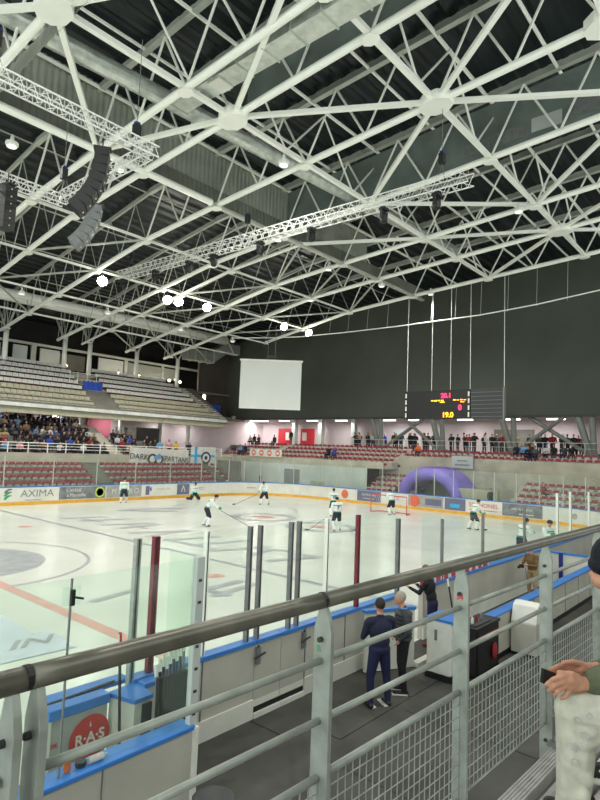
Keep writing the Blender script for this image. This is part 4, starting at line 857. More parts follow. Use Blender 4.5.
# ---- goal
t = empty('hockey_goal', (28.9, .3, 0), 'ice hockey goal with red posts and a pale net on the far ice', 'goal')
gx, y0, y1, hh = 28.9, -1.3, 1.75, 1.3
wb(MB().tube([(gx, y0, 0), (gx, y0, hh), (gx, y1, hh), (gx, y1, 0)], .04, 'redink', 8), 'frame', t); wb(MB().tube([(gx, y0, .03), (gx+1.0, y0+.3, .03), (gx+1.0, y1-.3, .03), (gx, y1, .03)], .03, 'redink', 8), 'base_bar', t)
q = MB()
for k in range(16): y = y0+(y1-y0)*k/15; q.tube([(gx, y, hh), (gx+.45, y, hh-.05), (gx+1, y*.85+.03, .03)], .008, 'white', 3)
for k in range(8): z = .1+k*.16; q.tube([(gx+1-.55*k/8, y0+.2, z), (gx+1-.55*k/8, y1-.2, z)], .008, 'white', 3)
wb(q, 'net', t)
# ================================================================ BENCH AREAS BESIDE THE WALKWAY
def box_wall(name, label, x0, x1, y, ztop, cat='barrier'):
    t = empty(name, ((x0+x1)/2, y, 0), label, cat)
    wb(MB().bx(x0, x1, y-.06, y+.06, 0.08, ztop, 'board'), 'panel', t); wb(MB().bx(x0, x1, y-.065, y+.05, 0, .12, 'black'), 'kick_strip', t); wb(MB().bx(x0, x1, y-.09, y+.16, ztop, ztop+.05, 'blue'), 'cap', t, bevel=.01)
    x = x0+1.3; q = MB()
    while x < x1: q.bx(x-.006, x+.006, y-.07, y-.06, .12, ztop, 'mgrey'); x += 1.3
    wb(q, 'seams', t); return t
box_wall('bench_wall', 'long grey wall with a blue cap behind the players bench, right side', 4.7, 30, -17.32, .92)
box_wall('bench_wall', 'grey blue capped wall at lower left behind the stick rack', -9.5, -3.15, -17.0, 1.15)
wb(MB().bx(-3.17, -3.11, -17.1, -16.9, 0, 1.18, 'white'), 'end_trim', bpy.data.objects['bench_wall.001'])
t = empty('bench_glass', (-5, -17.0, 1.2), 'big greenish glass screen standing on the blue capped wall at lower left', 'glass')
wb(MB().bx(-9.4, -4.74, -17.008, -16.992, 1.2, 3.05, 'glassg'), 'pane', t); wb(MB().bx(-4.72, -3.2, -17.008, -16.992, 1.2, 3.06, 'glassg'), 'pane', t)
wb(MB().bx(-4.737, -4.723, -17.012, -16.988, 1.2, 3.05, 'mgrey'), 'seam', t)
wb(MB().bx(-4.81, -4.64, -17.02, -16.98, 2.8, 2.97, 'glassg').bx(-4.75, -4.71, -17.05, -17.02, 2.8, 2.95, 'black').tube([(-4.72, -17.05, 2.88), (-4.64, -17.08, 2.86)], .012, 'black', 6), 'latch', t)
wb(MB().bx(-3.21, -3.10, -17.05, -16.97, 1.0, 3.08, 'panelw'), 'corner_post', t)
q = MB()
for k in range(7): q.bx(-3.18, -3.14, -17.06, -17.05, 1.3+k*.25, 1.33+k*.25, 'dgrey')
wb(q, 'screws', t); wb(MB().bx(-3.16, -3.145, -16.95, -16.45, 1.2, 3.08, 'glassg'), 'return_pane', t)
t = empty('advert_door', (-3.8, -15.6, 0), 'open white board door with a blue cap and a red round emblem lettered RAS', 'rink door')
wb(MB().bx(-4.16, -3.42, -15.68, -15.5, .1, 1.1, 'adgrey'), 'panel', t); wb(MB().bx(-4.19, -4.15, -15.69, -15.3, .05, 1.12, 'white'), 'end_plate', t); wb(MB().bx(-4.19, -3.4, -15.70, -15.50, 1.1, 1.22, 'blue').bx(-4.19, -2.95, -15.44, -15.22, 1.16, 1.22, 'blue'), 'cap', t, bevel=.01)
wb(MB().tube([(-4.18, -15.46, 1.2), (-3.2, -15.46, 1.24)], .02, 'dgrey', 6), 'latch_rod', t)
q = MB(); c = Vector((-3.645, -15.69, .76)); q.add([c+Vector((.27*math.cos(a*PI/20), 0, .27*math.sin(a*PI/20))) for a in range(40)], [tuple(range(40))], 'redink'); wb(q, 'emblem', t)
q = MB(); text_into(q, 'R\u00b7A\u00b7S', .175, 'boardw', (-3.645, -15.695, .76), (1, 0, 0), (0, 0, 1), depth=.002, bold=.004); text_into(q, 'nt', .09, 'redink', (-4.1, -15.695, .82), (1, 0, 0), (0, 0, 1), depth=.002, bold=.002); q.add([c+Vector(v) for v in ((-.012, -.003, .13), (.012, -.003, .13), (0, -.003, .2))], [(0, 1, 2)], 'boardw'); wb(q, 'lettering', t)
t = empty('white_box', (-3.2, -15.8, 0), 'narrow white box with a blue lid beside the stick rack', 'box')
wb(MB().prism([(-3.36, -15.62, 0), (-3.25, -16.02, 0), (-3.0, -16.0, 0), (-2.95, -15.6, 0)], (0, 0, 1.14), 'boardw'), 'body', t); wb(MB().prism([(-3.38, -15.6, 1.14), (-3.27, -16.05, 1.14), (-2.98, -16.03, 1.14), (-2.93, -15.55, 1.14)], (0, 0, .05), 'blue'), 'lid', t)
wb(MB().bx(-3.14, -3.0, -16.04, -16.02, .5, 1.1, 'dgrey'), 'side_opening', t)
t = empty('blue_capped_box', (-2.85, -15.75, 0), 'small pale panel with a blue cap between the white box and the sticks', 'box'); wb(MB().bx(-2.92, -2.72, -15.75, -15.62, 0, 1.16, 'boardw'), 'body', t); wb(MB().bx(-2.94, -2.7, -15.78, -15.6, 1.16, 1.22, 'blue'), 'lid', t)
def stick(name, p, q, m, label, tape='black', grp=None, blade=(0.22, 0, 0)):
    p = Vector(p); q = Vector(q); t = empty(name, tuple(q), label, 'hockey stick', grp); d = (q-p).normalized()
    wb(MB().bar(p, q, .03, .022, m), 'shaft', t); wb(MB().bar(q, q+Vector(blade), .012, .07, tape), 'blade', t); wb(MB().bar(p, p+d*.15, .036, .028, 'white' if m != 'white' else 'black'), 'grip', t); return t
stick('hockey_stick', (-3.41, -15.85, 1.98), (-3.36, -15.95, .2), 'dgrey', 'dark stick with a red top standing before the RAS door')
wb(MB().bar((-3.41, -15.85, 2.0), (-3.407, -15.856, 1.86), .034, .03, 'redink'), 'red_tape', bpy.data.objects['hockey_stick'])
rl = ['leftmost stick in the rack, light grey shaft', 'black stick second from the left in the rack', 'black stick with a white top in the rack', 'stick with a dark red top in the middle of the rack', 'black stick right of the dark red topped one', 'tall black stick right of the rack centre', 'black stick third from the right in the rack', 'tallest black stick second from the right in the rack', 'rightmost grey edged stick in the rack']
for k in range(9):
    x = -3.05+k*.052; m = ['mgrey', 'black', 'black', 'stickred', 'black', 'black', 'black', 'black', 'mgrey'][k]
    o = stick('hockey_stick', (x, -16.15, 1.6+.03*(k % 3)+.02*k), (x+.02, -16.28, .1), m, rl[k]); 
    wb(MB().bx(x-.022, x+.022, -16.26, -16.2, .35, 1.45, 'black'), 'taped_body', o)
t = empty('stick_rack', (-2.8, -16.3, 0), 'dark rack holding the bundle of sticks behind the lower left glass', 'rack'); wb(MB().bx(-3.05, -2.58, -16.35, -16.3, .1, 1.0, 'black'), 'back_plate', t); wb(MB().bx(-3.05, -2.58, -16.35, -16.1, .05, .1, 'black'), 'base', t)
tag(MB().lathe((-4.62, -16.95, 1.2), [(.03, 0), (.035, .02), (.035, .1), (.015, .13), (.015, .15)], 'orangec', 10).build('bottle'), 'small orange bottle on the blue cap at lower left', 'bottle')
tag(MB().lathe((-4.48, -16.95, 1.2), [(.05, 0), (.055, .02), (.055, .045), (.05, .05)], 'black', 14).build('tape_roll'), 'black tape roll beside the orange bottle', 'tape roll')
tag(MB().lathe((-4.33, -16.98, 1.235), [(.035, -.08), (.035, .07), (.012, .09), (.012, .12)], 'lightc', 10, 'x').build('bottle'), 'clear bottle lying on the blue cap right of the tape roll', 'bottle')
t = empty('rubbish_bin', (-3.52, -17.78, 0), 'round black rubbish bin with a bag at the bottom of the picture', 'bin')
wb(MB().lathe((-3.52, -17.86, 0), [(.17, 0), (.2, .8), (.21, .82), (.21, .86), (.18, .86), (.17, .7), (.05, .68)], 'black', 20), 'bin_body', t); wb(MB().lathe((-3.52, -17.86, .84), [(.2, 0), (.225, .01), (.225, .03), (.2, .04)], 'dgrey', 20), 'rim', t)
# open gate and white cabinet at the bench entrance
t = empty('open_gate', (2.3, -15.7, 0), 'open white gate leaf with a blue cap behind the two standing men', 'gate')
wb(MB().prism([(2.28, -15.72, .02), (3.3, -16.25, .02), (3.27, -16.31, .02), (2.25, -15.78, .02)], (0, 0, 1.15), 'boardw'), 'leaf', t); wb(MB().prism([(2.26, -15.68, 1.17), (3.34, -16.22, 1.17), (3.28, -16.34, 1.17), (2.2, -15.8, 1.17)], (0, 0, .06), 'blue'), 'cap', t); wb(MB().bx(3.3, 4.4, -16.4, -16.25, 0, .1, 'white'), 'sill', t)
t = empty('white_cabinet', (3.3, -17.0, 0), 'white cabinet with a black base at the left end of the players bench wall', 'cabinet')
wb(MB().bx(3.02, 3.55, -17.25, -16.72, .12, 1.12, 'white'), 'body', t, bevel=.02); wb(MB().bx(3.0, 3.57, -17.27, -16.7, 0, .12, 'black'), 'base', t); wb(MB().bx(3.0, 3.03, -16.95, -16.9, .75, .95, 'mgrey'), 'handle', t); wb(MB().bx(3.0, 3.7, -17.3, -16.7, 1.12, 1.17, 'blue'), 'lid', t)
stick('hockey_stick', (3.55, -16.9, 1.85), (3.6, -17.0, 1.2), 'black', 'black stick standing up from the white cabinet at the bench entrance')
t = empty('equipment_trolley', (4.05, -17.35, 0), 'black open cabinet with red gear inside and a glossy top beside the white cabinet', 'trolley')
wb(MB().bx(3.5, 4.6, -17.56, -17.54, .05, .95, 'black').bx(3.5, 3.54, -17.56, -17.12, .05, .95, 'black').bx(4.56, 4.6, -17.56, -17.12, .05, .95, 'black').bx(3.5, 4.6, -17.16, -17.12, .05, .95, 'dgrey').bx(3.5, 4.6, -17.56, -17.12, .05, .1, 'black'), 'case', t)
wb(MB().bx(3.46, 4.64, -17.58, -17.1, .95, 1.0, 'black').bx(3.6, 4.3, -17.5, -17.2, 1.0, 1.02, 'dgrey'), 'top', t); wb(MB().bx(3.52, 4.58, -17.575, -17.56, .74, .82, 'redc'), 'drawer_front', t)
q = MB(); q.ball((4.3, -17.6, .42), .1, 'redc', 8, (1.2, .4, 1.6)); wb(q, 'hanging_gear', t)
for k, (x, m) in enumerate(((3.75, 'white'), (3.95, 'redc'), (4.2, 'mgrey'))): tag(MB().lathe((x, -17.35, 1.02), [(.03, 0), (.03, .09), (.012, .11), (.012, .13)], m, 8).build('bottle'), ['white bottle', 'red bottle', 'grey bottle'][k]+' on the black trolley top', 'bottle')
t = empty('litter_bin', (5.9, -17.65, 0), 'grey floor bin with a white slanted hood by the bench wall', 'bin')
wb(MB().bx(5.65, 6.2, -17.98, -17.42, .06, .72, 'board'), 'body', t, bevel=.02); wb(MB().bx(5.68, 6.2, -17.96, -17.44, 0, .06, 'black'), 'base', t)
wb(MB().prism([(5.66, -17.98, .72), (5.78, -17.98, 1.08), (5.95, -17.98, 1.14), (6.2, -17.98, 1.1), (6.2, -17.98, .72)], (0, .56, 0), 'white'), 'hood', t, bevel=.02); wb(MB().prism([(5.95, -18.0, .7), (5.95, -18.0, 1.16), (6.24, -18.0, 1.13), (6.24, -18.0, .0), (6.1, -18.0, 0)], (0, .02, 0), 'black'), 'side_cheek', t)
t = empty('bench_divider', (13.5, -16.5, 0), 'pale panel with a blue cap and blue post dividing the players bench', 'barrier')
wb(MB().bx(13.5, 13.6, -17.2, -15.6, 0, 1.15, 'boardw'), 'panel', t); wb(MB().bx(13.47, 13.63, -17.2, -15.6, 1.15, 1.21, 'blue'), 'cap', t); wb(MB().bx(13.42, 13.5, -16.3, -16.18, 0, 1.2, 'navyp'), 'post', t)
t = empty('players_bench', (9, -16.9, 0), 'long pale players bench seat behind the near boards', 'bench'); wb(MB().bx(6.5, 13.3, -17.15, -16.8, .42, .47, 'boardw'), 'seat', t)
for x in (7, 9, 11, 13): wb(MB().bx(x-.03, x+.03, -17.1, -16.85, 0, .42, 'mgrey'), 'leg', t)
# ================================================================ SPECTATOR DECK AND RAILING (foreground)
CX, CY, CZ, DD = -7.638, -22.355, 4.375, 1.15
def rp(s, z, o=0.0):                              # point on the railing line, s in bays units along it
    return Vector((CX+DD*s, CY+DD*(1.0-.042*(s-.479))+o, z))
rail = empty('stand_railing', tuple(rp(.479, 2.6)), 'thick galvanised tube railing with wire mesh panels along the edge of the near stand', 'railing')
for a, b in ((-1.4, .470), (.478, 1.240), (1.247, 5.6)):
    wb(MB().tube([rp(a+(b-a)*i/6, 3.911+.0065*(a+(b-a)*i/6-.5)) for i in range(7)], .0240, 'galvdark', 20), 'handrail', rail, smooth=True)
for a in (.474, 1.2435): wb(MB().tube([rp(a-.005, 3.912+.0065*(a-.5)), rp(a+.005, 3.912+.0065*(a-.5))], .0247, 'black', 16), 'rail_joint', rail)
posts = [-.4, .452, .494, 1.252, 2.026, 2.863, 3.67, 4.48, 5.3]
for s in posts:
    c = rp(s, 0, -.004); dz_ = .0065*(s-.5); zt = 3.893+dz_; w2 = .033; q = MB()
    prof = [(-w2, 2.55), (w2, 2.55), (w2, 3.825+dz_), (w2*.75, 3.858+dz_), (.014, zt), (-.008, zt), (-w2*.72, 3.855+dz_), (-w2, 3.818+dz_)]
    q.prism([(c.x-.009, c.y+py, pz) for py, pz in prof], (.018, 0, 0), 'galv'); wb(q, 'post', rail, bevel=.002)
    wb(MB().tube([(c.x-.02, c.y+.004, 3.80), (c.x+.02, c.y+.004, 3.80)], .0085, 'dgrey', 8), 'bolt', rail); wb(MB().tube([(c.x-.02, c.y, 2.9), (c.x+.02, c.y, 2.9)], .0085, 'dgrey', 8), 'bolt', rail)
wb(MB().tube([rp(.40, 3.80), rp(.51, 3.80)], .006, 'dgrey', 8), 'joint_rod', rail)
for z, r in ((3.731, .0108), (3.555, .0108), (3.39, .0125)):
    for a, b in [(-1.2, .44), (.505, 1.24)] + [(posts[i]+.01, posts[i+1]-.01) for i in range(3, 8)]:
        wb(MB().tube([rp(a, z+.0075*(a-.5)), rp(b, z+.0075*(b-.5))], r, 'galv', 12), 'mid_rail', rail, smooth=True)
for i in range(2, 8):
    a, b = posts[i]+.012, posts[i+1]-.012; q = MB(); n = int((b-a)*DD/.036)
    for k in range(n+1): s = a+(b-a)*k/n; q.tube([rp(s, 2.985, -.004), rp(s, 3.39+.0075*(s-.5), -.004)], .0022, 'galv', 4)
    for k in range(9): z = 2.99+k*.046; q.tube([rp(a, z, -.0085), rp(b, z, -.0085)], .0022, 'galv', 4)
    wb(q, 'wire_mesh', rail); wb(MB().tube([rp(a, 2.982), rp(b, 2.982)], .006, 'mgrey', 8), 'bottom_rod', rail)
c = rp(2.026, 3.72); q = MB(); text_into(q, '54', .032, 'redink', (c.x-.0105, c.y, 3.785), (0, -1, 0), (0, 0, 1), depth=.0004, bold=.0008); wb(q, 'marker_number', rail)
c = rp(1.252, 3.72); q = MB(); text_into(q, 'R', .03, 'greenink', (c.x-.0105, c.y+.008, 3.80-.03), (0, -1, .1), (0, .1, 1), depth=.0004); wb(q, 'marker_letter', rail)
# deck of aluminium planks
PZ = 2.9
q = MB(); q.prism([rp(-1.4, PZ-.16, -.04), rp(6, PZ-.16, -.04), rp(6, PZ-.16, -2.4), rp(-1.4, PZ-.16, -2.4)], (0, 0, .04), 'concrete2'); struct(q, 'spectator_deck')
for j, (s0, s1) in enumerate(((-1.2, .7), (.71, 2.2), (2.21, 4.6))):
    t = empty('deck_plank', tuple(rp((s0+s1)/2, PZ-.06, -.1)), ['ribbed pale deck plank at the left, mostly below the picture', 'ribbed pale deck plank along the foot of the railing, left of the joint', 'ribbed pale deck plank beside the seated person, right of the joint'][j], 'plank')
    q = MB(); o = -.05
    q.prism([rp(s0, PZ-.05, o), rp(s1, PZ-.05, o), rp(s1, PZ-.05, o-.085), rp(s0, PZ-.05, o-.085)], (0, 0, .045), 'lightc')
    for k in range(6): oo = o-.004-k*.0145; q.prism([rp(s0, PZ-.006, oo), rp(s1, PZ-.006, oo), rp(s1, PZ-.006, oo-.008), rp(s0, PZ-.006, oo-.008)], (0, 0, .006), 'lightc')
    wb(q, 'ribbed_edge', t)
    for k in range(6):
        o = -.165-k*.082; q = MB(); q.tube([rp(s0, PZ-.04, o-.025), rp(s1, PZ-.04, o-.025)], .03, 'jeans' if False else 'lightc', 12); q.prism([rp(s0, PZ-.1, o-.052), rp(s1, PZ-.1, o-.052), rp(s1, PZ-.1, o), rp(s0, PZ-.1, o)], (0, 0, .06), 'lightc'); wb(q, 'slat', t)
t = empty('corner_bracket', tuple(rp(2.9, PZ, -.09)), 'grey steel bracket plate at the foot of the railing post beside the seated person', 'bracket')
q = MB(); q.prism([rp(2.80, PZ, -.03), rp(3.0, PZ, -.03), rp(3.0, PZ, -.16), rp(2.80, PZ, -.13)], (0, 0, .012), 'mgrey'); wb(q, 'plate', t); wb(MB().lathe(tuple(rp(2.86, PZ+.01, -.06)), [(.012, 0), (.012, .012)], 'galv', 8), 'bolt', t)
tag(MB().tube([rp(2.05, 2.98, .02), rp(2.0, 2.93, .05), rp(1.98, 2.85, .06), rp(2.02, 2.78, .04), rp(2.1, 2.7, .02)], .006, 'white', 8).build('cable'), 'thin pale cable looping below the wire mesh near the deck plank', 'cable')
# ================================================================ SEATED PERSON AT THE RIGHT EDGE
V3 = Vector
K1 = (-5.026, -21.652, 3.355); A1 = (-5.02, -21.635, 2.99); H1 = (-4.80, -22.12, 3.40); H2 = (-4.5, -22.08, 3.38); K2 = (-4.33, -21.80, 3.33); A2 = (-4.56, -21.72, 2.98)
root = empty('person', (-4.75, -21.95, 2.9), 'person seated at the right edge in navy beanie, olive jacket and cream jeans', 'person')
SH = [(-4.86, -22.02, 3.80), (-4.44, -21.90, 3.79)]; EL = [(-4.84, -21.96, 3.505), (-4.50, -21.86, 3.50)]; WR = [(-5.0, -21.705, 3.468), (-4.865, -21.684, 3.487)]
P = [('c', H1, .07, K1, .055, 'skin'), ('c', K1, .055, A1, .04, 'skin'), ('c', H2, .07, K2, .055, 'skin'), ('c', K2, .055, A2, .04, 'skin'), ('e', (-4.65, -22.1, 3.44), (.16, .13, .12), 'skin'),
     ('c', (-4.65, -22.1, 3.45), .13, (-4.66, -21.98, 3.72), .14, 'skin'), ('c', SH[0], .05, SH[1], .05, 'skin'), ('c', (-4.66, -21.95, 3.78), .055, (-4.69, -21.82, 3.86), .052, 'skin'),
     ('e', (-4.685, -21.735, 3.905), (.078, .092, .1), 'skin'), ('e', (-4.70, -21.69, 3.835), (.052, .055, .045), 'skin'), ('e', (-4.705, -21.645, 3.858), (.014, .018, .02), 'skin'), ('e', (-4.755, -21.755, 3.87), (.014, .022, .032), 'skin'), ('e', (-4.607, -21.735, 3.88), (.014, .022, .032), 'skin'),
     ('e', (-4.705, -21.652, 3.835), (.022, .012, .008), 'lip')]
for i in (0, 1): P += [('c', SH[i], .045, EL[i], .04, 'skin'), ('c', EL[i], .038, WR[i], .026, 'skin')]
# near hand
P += [('c', WR[0], .026, (-5.045, -21.668, 3.472), .03, 'skin'), ('c', (-5.05, -21.668, 3.485), .026, (-5.095, -21.650, 3.495), .024, 'skin'), ('c', (-5.05, -21.662, 3.46), .025, (-5.085, -21.652, 3.468), .022, 'skin')]
kn = [(-5.120, -21.636, 3.512), (-5.121, -21.634, 3.492), (-5.110, -21.638, 3.472), (-5.092, -21.648, 3.452)]; md = [(-5.165, -21.608, 3.505), (-5.163, -21.610, 3.478), (-5.148, -21.618, 3.454), (-5.117, -21.638, 3.432)]; tp = [(-5.165, -21.580, 3.476), (-5.157, -21.588, 3.452), (-5.140, -21.603, 3.432), (-5.114, -21.623, 3.420)]
for a, b, c2 in zip(kn, md, tp): P += [('c', (V3(a)+V3((.035, -.015, -.005))), .012, a, .0115, 'skin'), ('c', a, .0112, b, .0098, 'skin'), ('c', b, .0096, c2, .0082, 'skin')]
P += [('c', (-5.05, -21.672, 3.497), .015, (-5.095, -21.655, 3.520), .0125, 'skin'), ('c', (-5.095, -21.655, 3.520), .0115, (-5.132, -21.618, 3.525), .009, 'skin')]
# far hand
P += [('c', WR[1], .026, (-4.935, -21.645, 3.497), .026, 'skin')]
for k, (a, b, c2) in enumerate((((-4.965, -21.625, 3.512), (-5.03, -21.590, 3.518), (-5.075, -21.568, 3.508)), ((-4.970, -21.618, 3.498), (-5.035, -21.580, 3.500), (-5.085, -21.556, 3.490)), ((-4.965, -21.612, 3.484), (-5.03, -21.575, 3.482), (-5.080, -21.550, 3.470)), ((-4.958, -21.606, 3.470), (-5.02, -21.575, 3.465), (-5.06, -21.555, 3.452)))):
    P += [('c', (-4.93, -21.643, 3.50-.01*k), .014, a, .0122, 'skin'), ('c', a, .0118, b, .0102, 'skin'), ('c', b, .0098, c2, .0085, 'skin')]
P += [('c', (-4.93, -21.655, 3.515), .013, (-4.99, -21.635, 3.535), .011, 'skin'), ('c', (-4.99, -21.635, 3.535), .0105, (-5.04, -21.61, 3.538), .009, 'skin')]
L = root.location
def shift(P): return [(q[0], tuple(V3(q[1])-L), q[2], tuple(V3(q[3])-L), q[4], q[5]) if q[0] == 'c' else (q[0], tuple(V3(q[1])-L), q[2], q[3]) for q in P]
mat('lip', (170, 96, 90), .5)
M['lip'] = MATS['lip']
def fpart(name, prims, slots, voxel, smooth=2, parent=root):
    o = bpy.data.objects.new(name, fig_mesh(name, shift(prims), slots, voxel, smooth=smooth)); C.objects.link(o); o.parent = parent; return o
fpart('body', P, dict(skin='skin', lip='lip'), .0055, 2)
J = [('c', (-4.65, -22.12, 3.42), .165, (-4.66, -21.99, 3.70), .175, 'c'), ('c', SH[0], .085, SH[1], .085, 'c'), ('c', (-4.66, -21.95, 3.80), .075, (-4.67, -21.9, 3.83), .07, 'c'), ('e', (-4.93, -21.86, 3.34), (.03, .1, .06), 'c')]
J += [('c', SH[0], .088, EL[0], .085, 'c'), ('c', EL[0], .082, (-4.93, -21.83, 3.515), .088, 'c'), ('c', (-4.93, -21.83, 3.51), .082, (-4.985, -21.73, 3.482), .056, 'c'), ('c', (-4.975, -21.74, 3.47), .05, (-4.992, -21.718, 3.47), .048, 'c'),
      ('c', SH[1], .082, EL[1], .072, 'c'), ('c', EL[1], .068, (-4.83, -21.70, 3.478), .042, 'c')]
for k in range(5): J.append(('c', (-4.90+.012*k, -21.90-.02*k+.03, 3.44), .05+.004*k, (-4.90+.012*k+.02, -21.9-.02*k, 3.53), .05+.004*k, 'c'))
fpart('olive_jacket', J, dict(c='olive'), .008, 2)
T = [('c', H1, .115, (-4.93, -21.86, 3.365), .10, 'c'), ('c', (-4.93, -21.86, 3.365), .10, K1, .082, 'c'), ('c', K1, .080, (-5.03, -21.655, 3.20), .076, 'c'), ('c', (-5.03, -21.655, 3.20), .076, (-5.02, -21.64, 3.0), .066, 'c'), ('c', (-5.02, -21.64, 3.0), .068, (-5.02, -21.64, 2.985), .07, 'c'),
     ('c', H2, .115, K2, .088, 'c'), ('c', K2, .086, A2, .07, 'c'), ('e', (-4.65, -22.12, 3.42), (.19, .15, .13), 'c')]
for (a, b, r) in (((-5.05, -21.70, 3.30), (-4.99, -21.76, 3.36), .045), ((-5.06, -21.69, 3.26), (-5.0, -21.74, 3.29), .04), ((-5.075, -21.65, 3.16), (-5.06, -21.70, 3.12), .03), ((-5.07, -21.69, 3.06), (-5.06, -21.62, 3.03), .03), ((-5.0, -21.8, 3.31), (-4.96, -21.84, 3.29), .07)): T.append(('c', a, r, b, r, 'c'))
fpart('cream_jeans', T, dict(c='jeans'), .007, 2)
fpart('beanie', [('e', (-4.683, -21.75, 3.94), (.108, .12, .115), 'c'), ('e', (-4.683, -21.765, 3.915), (.104, .112, .09), 'c'), ('e', (-4.69, -21.70, 3.905), (.095, .08, .05), 'c'), ('c', (-4.755, -21.76, 3.93), .025, (-4.70, -21.655, 3.935), .022, 'c'), ('c', (-4.755, -21.76, 3.93), .025, (-4.69, -21.85, 3.90), .03, 'c'), ('c', (-4.70, -21.655, 3.935), .022, (-4.62, -21.72, 3.93), .024, 'c'), ('c', (-4.62, -21.72, 3.93), .024, (-4.68, -21.85, 3.90), .03, 'c')], dict(c='beanie'), .007, 2)
for sx, sy in ((-4.718, -21.660), (-4.655, -21.660)): wb(MB().ball((sx, sy-.004, 3.868), .010, 'white', 8).ball((sx, sy+.003, 3.868), .006, 'black', 6), 'eye', root)
def shoe(a, d, name='sneaker'):
    a = V3(a); d = V3(d).normalized(); s = d.cross(V3((0, 0, 1)))
    o = fpart(name, [('c', a-d*.05+V3((0, 0, -.015)), .045, a+d*.13+V3((0, 0, -.035)), .034, 'u'), ('c', a+V3((0, 0, .03)), .05, a-d*.02, .045, 'u'), ('c', a-d*.06+V3((0, 0, -.062)), .02, a+d*.16+V3((0, 0, -.062)), .02, 's'), ('c', a-d*.05+s*.025+V3((0, 0, -.062)), .018, a+d*.15+s*.025+V3((0, 0, -.062)), .018, 's'), ('c', a-d*.05-s*.025+V3((0, 0, -.062)), .018, a+d*.15-s*.025+V3((0, 0, -.062)), .018, 's')], dict(u='black', s='white'), .007, 1)
    q = MB()
    for k in range(3): c0 = a+d*(.0+.035*k); q.tube([c0-s*.045+V3((0, 0, -.035)), c0+V3((0, 0, .0-.008*k))-s*.038, c0+d*.02+V3((0, 0, .012-.01*k))], .006, 'white', 6)
    L0 = root.location; q.v = [tuple(V3(v)-L0) for v in q.v]; e = q.build('stripes'); e.parent = o
    return o
shoe((-5.02, -21.68, 2.978), (.05, 1, 0)); shoe((-4.56, -21.70, 2.978), (-.5, 1, 0))
q = MB()
def ring3(c, r, nrm, m='white', rr=.0035):
    nrm = V3(nrm).normalized(); a = nrm.cross(V3((0, 0, 1))).normalized(); b = nrm.cross(a); c = V3(c); q.tube([c+a*r*math.cos(k*PI/8)+b*r*math.sin(k*PI/8) for k in range(17)], rr, m, 5)
nv = (-.96, -.28, .05)
jeans_o = [c for c in root.children if c.name.startswith('cream_jeans')][0]
for c0, r0 in (((-5.106, -21.682, 3.352), .013), ((-5.10, -21.705, 3.30), .014), ((-5.085, -21.72, 3.375), .010), ((-5.104, -21.668, 3.19), .012)):
    q = MB(); ring3(c0, r0, nv, 'lightc', .0026); wb(q, 'ring_embroidery', root).parent = jeans_o
q = MB()
for k in range(4): a = k*PI/4; q.tube([V3((-5.106, -21.668, 3.245))+V3((0, math.cos(a), math.sin(a)))*.02, V3((-5.106, -21.668, 3.245))-V3((0, math.cos(a), math.sin(a)))*.02], .0022, 'lightc', 4)
wb(q, 'star_embroidery', root).parent = jeans_o
wb(MB().ball((-4.965, -21.80, 3.425), .011, 'orangec', 6), 'button', root)
t = empty('smartphone', (-5.13, -21.57, 3.487), 'black smartphone held in both hands by the person in the beanie', 'phone')
q = MB(); q.prism([(-5.150, -21.560, 3.472), (-5.134, -21.562, 3.524), (-5.095, -21.598, 3.506), (-5.116, -21.592, 3.452)], (.006, .012, 0), 'black'); wb(q, 'case', t, bevel=.001)
q = MB(); q.prism([(-5.141, -21.5515, 3.476), (-5.126, -21.552, 3.518), (-5.092, -21.584, 3.503), (-5.109, -21.580, 3.459)], (.0012, .0025, 0), 'dgrey'); wb(q, 'screen', t)
tag(MB().bx(-4.95, -4.2, -22.4, -21.98, 3.25, 3.29, 'redseat').bx(-4.9, -4.86, -22.3, -22.1, 2.8, 3.25, 'mgrey').bx(-4.3, -4.26, -22.3, -22.1, 2.8, 3.25, 'mgrey').build('stadium_seat'), 'seat under the person in the beanie at the right edge', 'seat')
# ================================================================ PEOPLE BY THE RINK
def person(name, label, cat, x, y, th, prims, slots, voxel, h=1.0, z=0.0, group=None, eyes=False, kids=None):
    root = empty(name, (x, y, z), label, cat, group, math.radians(th)-PI/2)
    o = bpy.data.objects.new('body', fig_mesh('body', prims, slots, voxel)); C.objects.link(o); o.parent = root; root.scale = (h, h, h); return root
ST = dict(skin='skin', hair='hairb', top='navy', bottom='navy2', shoe='black')
r = person('person', 'man seen from behind in a navy tracksuit with folded arms and short dark hair', 'person', 1.2, -16.78, 62, body('cross', 'stand', spread=.15, bulk=1.22, hands=True, headfwd=.0), dict(ST), .012, 1.02)
r2 = person('person', 'grey haired man in a dark grey quilted jacket and black trousers looking left', 'person', 2.0, -16.78, 128, body('pocket', 'stand', spread=.10, bulk=1.2, hands=True, turn=.25, headfwd=.04) + [('e', (0, .0, .98+k*.07), (.235, .17, .045), 'top') for k in range(7)], dict(skin='skin', hair='hairg', top='greyc', bottom='blackc', shoe='black'), .012, 1.02)
o = MB().tube([(.07*math.cos(a*PI/8), .06*math.sin(a*PI/8)+.01, 1.49) for a in range(17)], .018, 'lblue', 8).build('scarf'); o.parent = r2
for rt in (r, r2):
    for s in (-1, 1):
        o = MB().box((s*.125, .06, .018), (.085, .27, .03), 'white').build('white_sole'); o.parent = rt
r3 = person('person', 'man in a dark jacket and navy trousers leaning over the boards at the open gate', 'person', 4.75, -15.95, 95, body('rail', 'stand', lean=.22, spread=.10, hands=True), dict(skin='skin', hair='hairl', top='blackc', bottom='navy2', shoe='redc'), .014, 1.02)
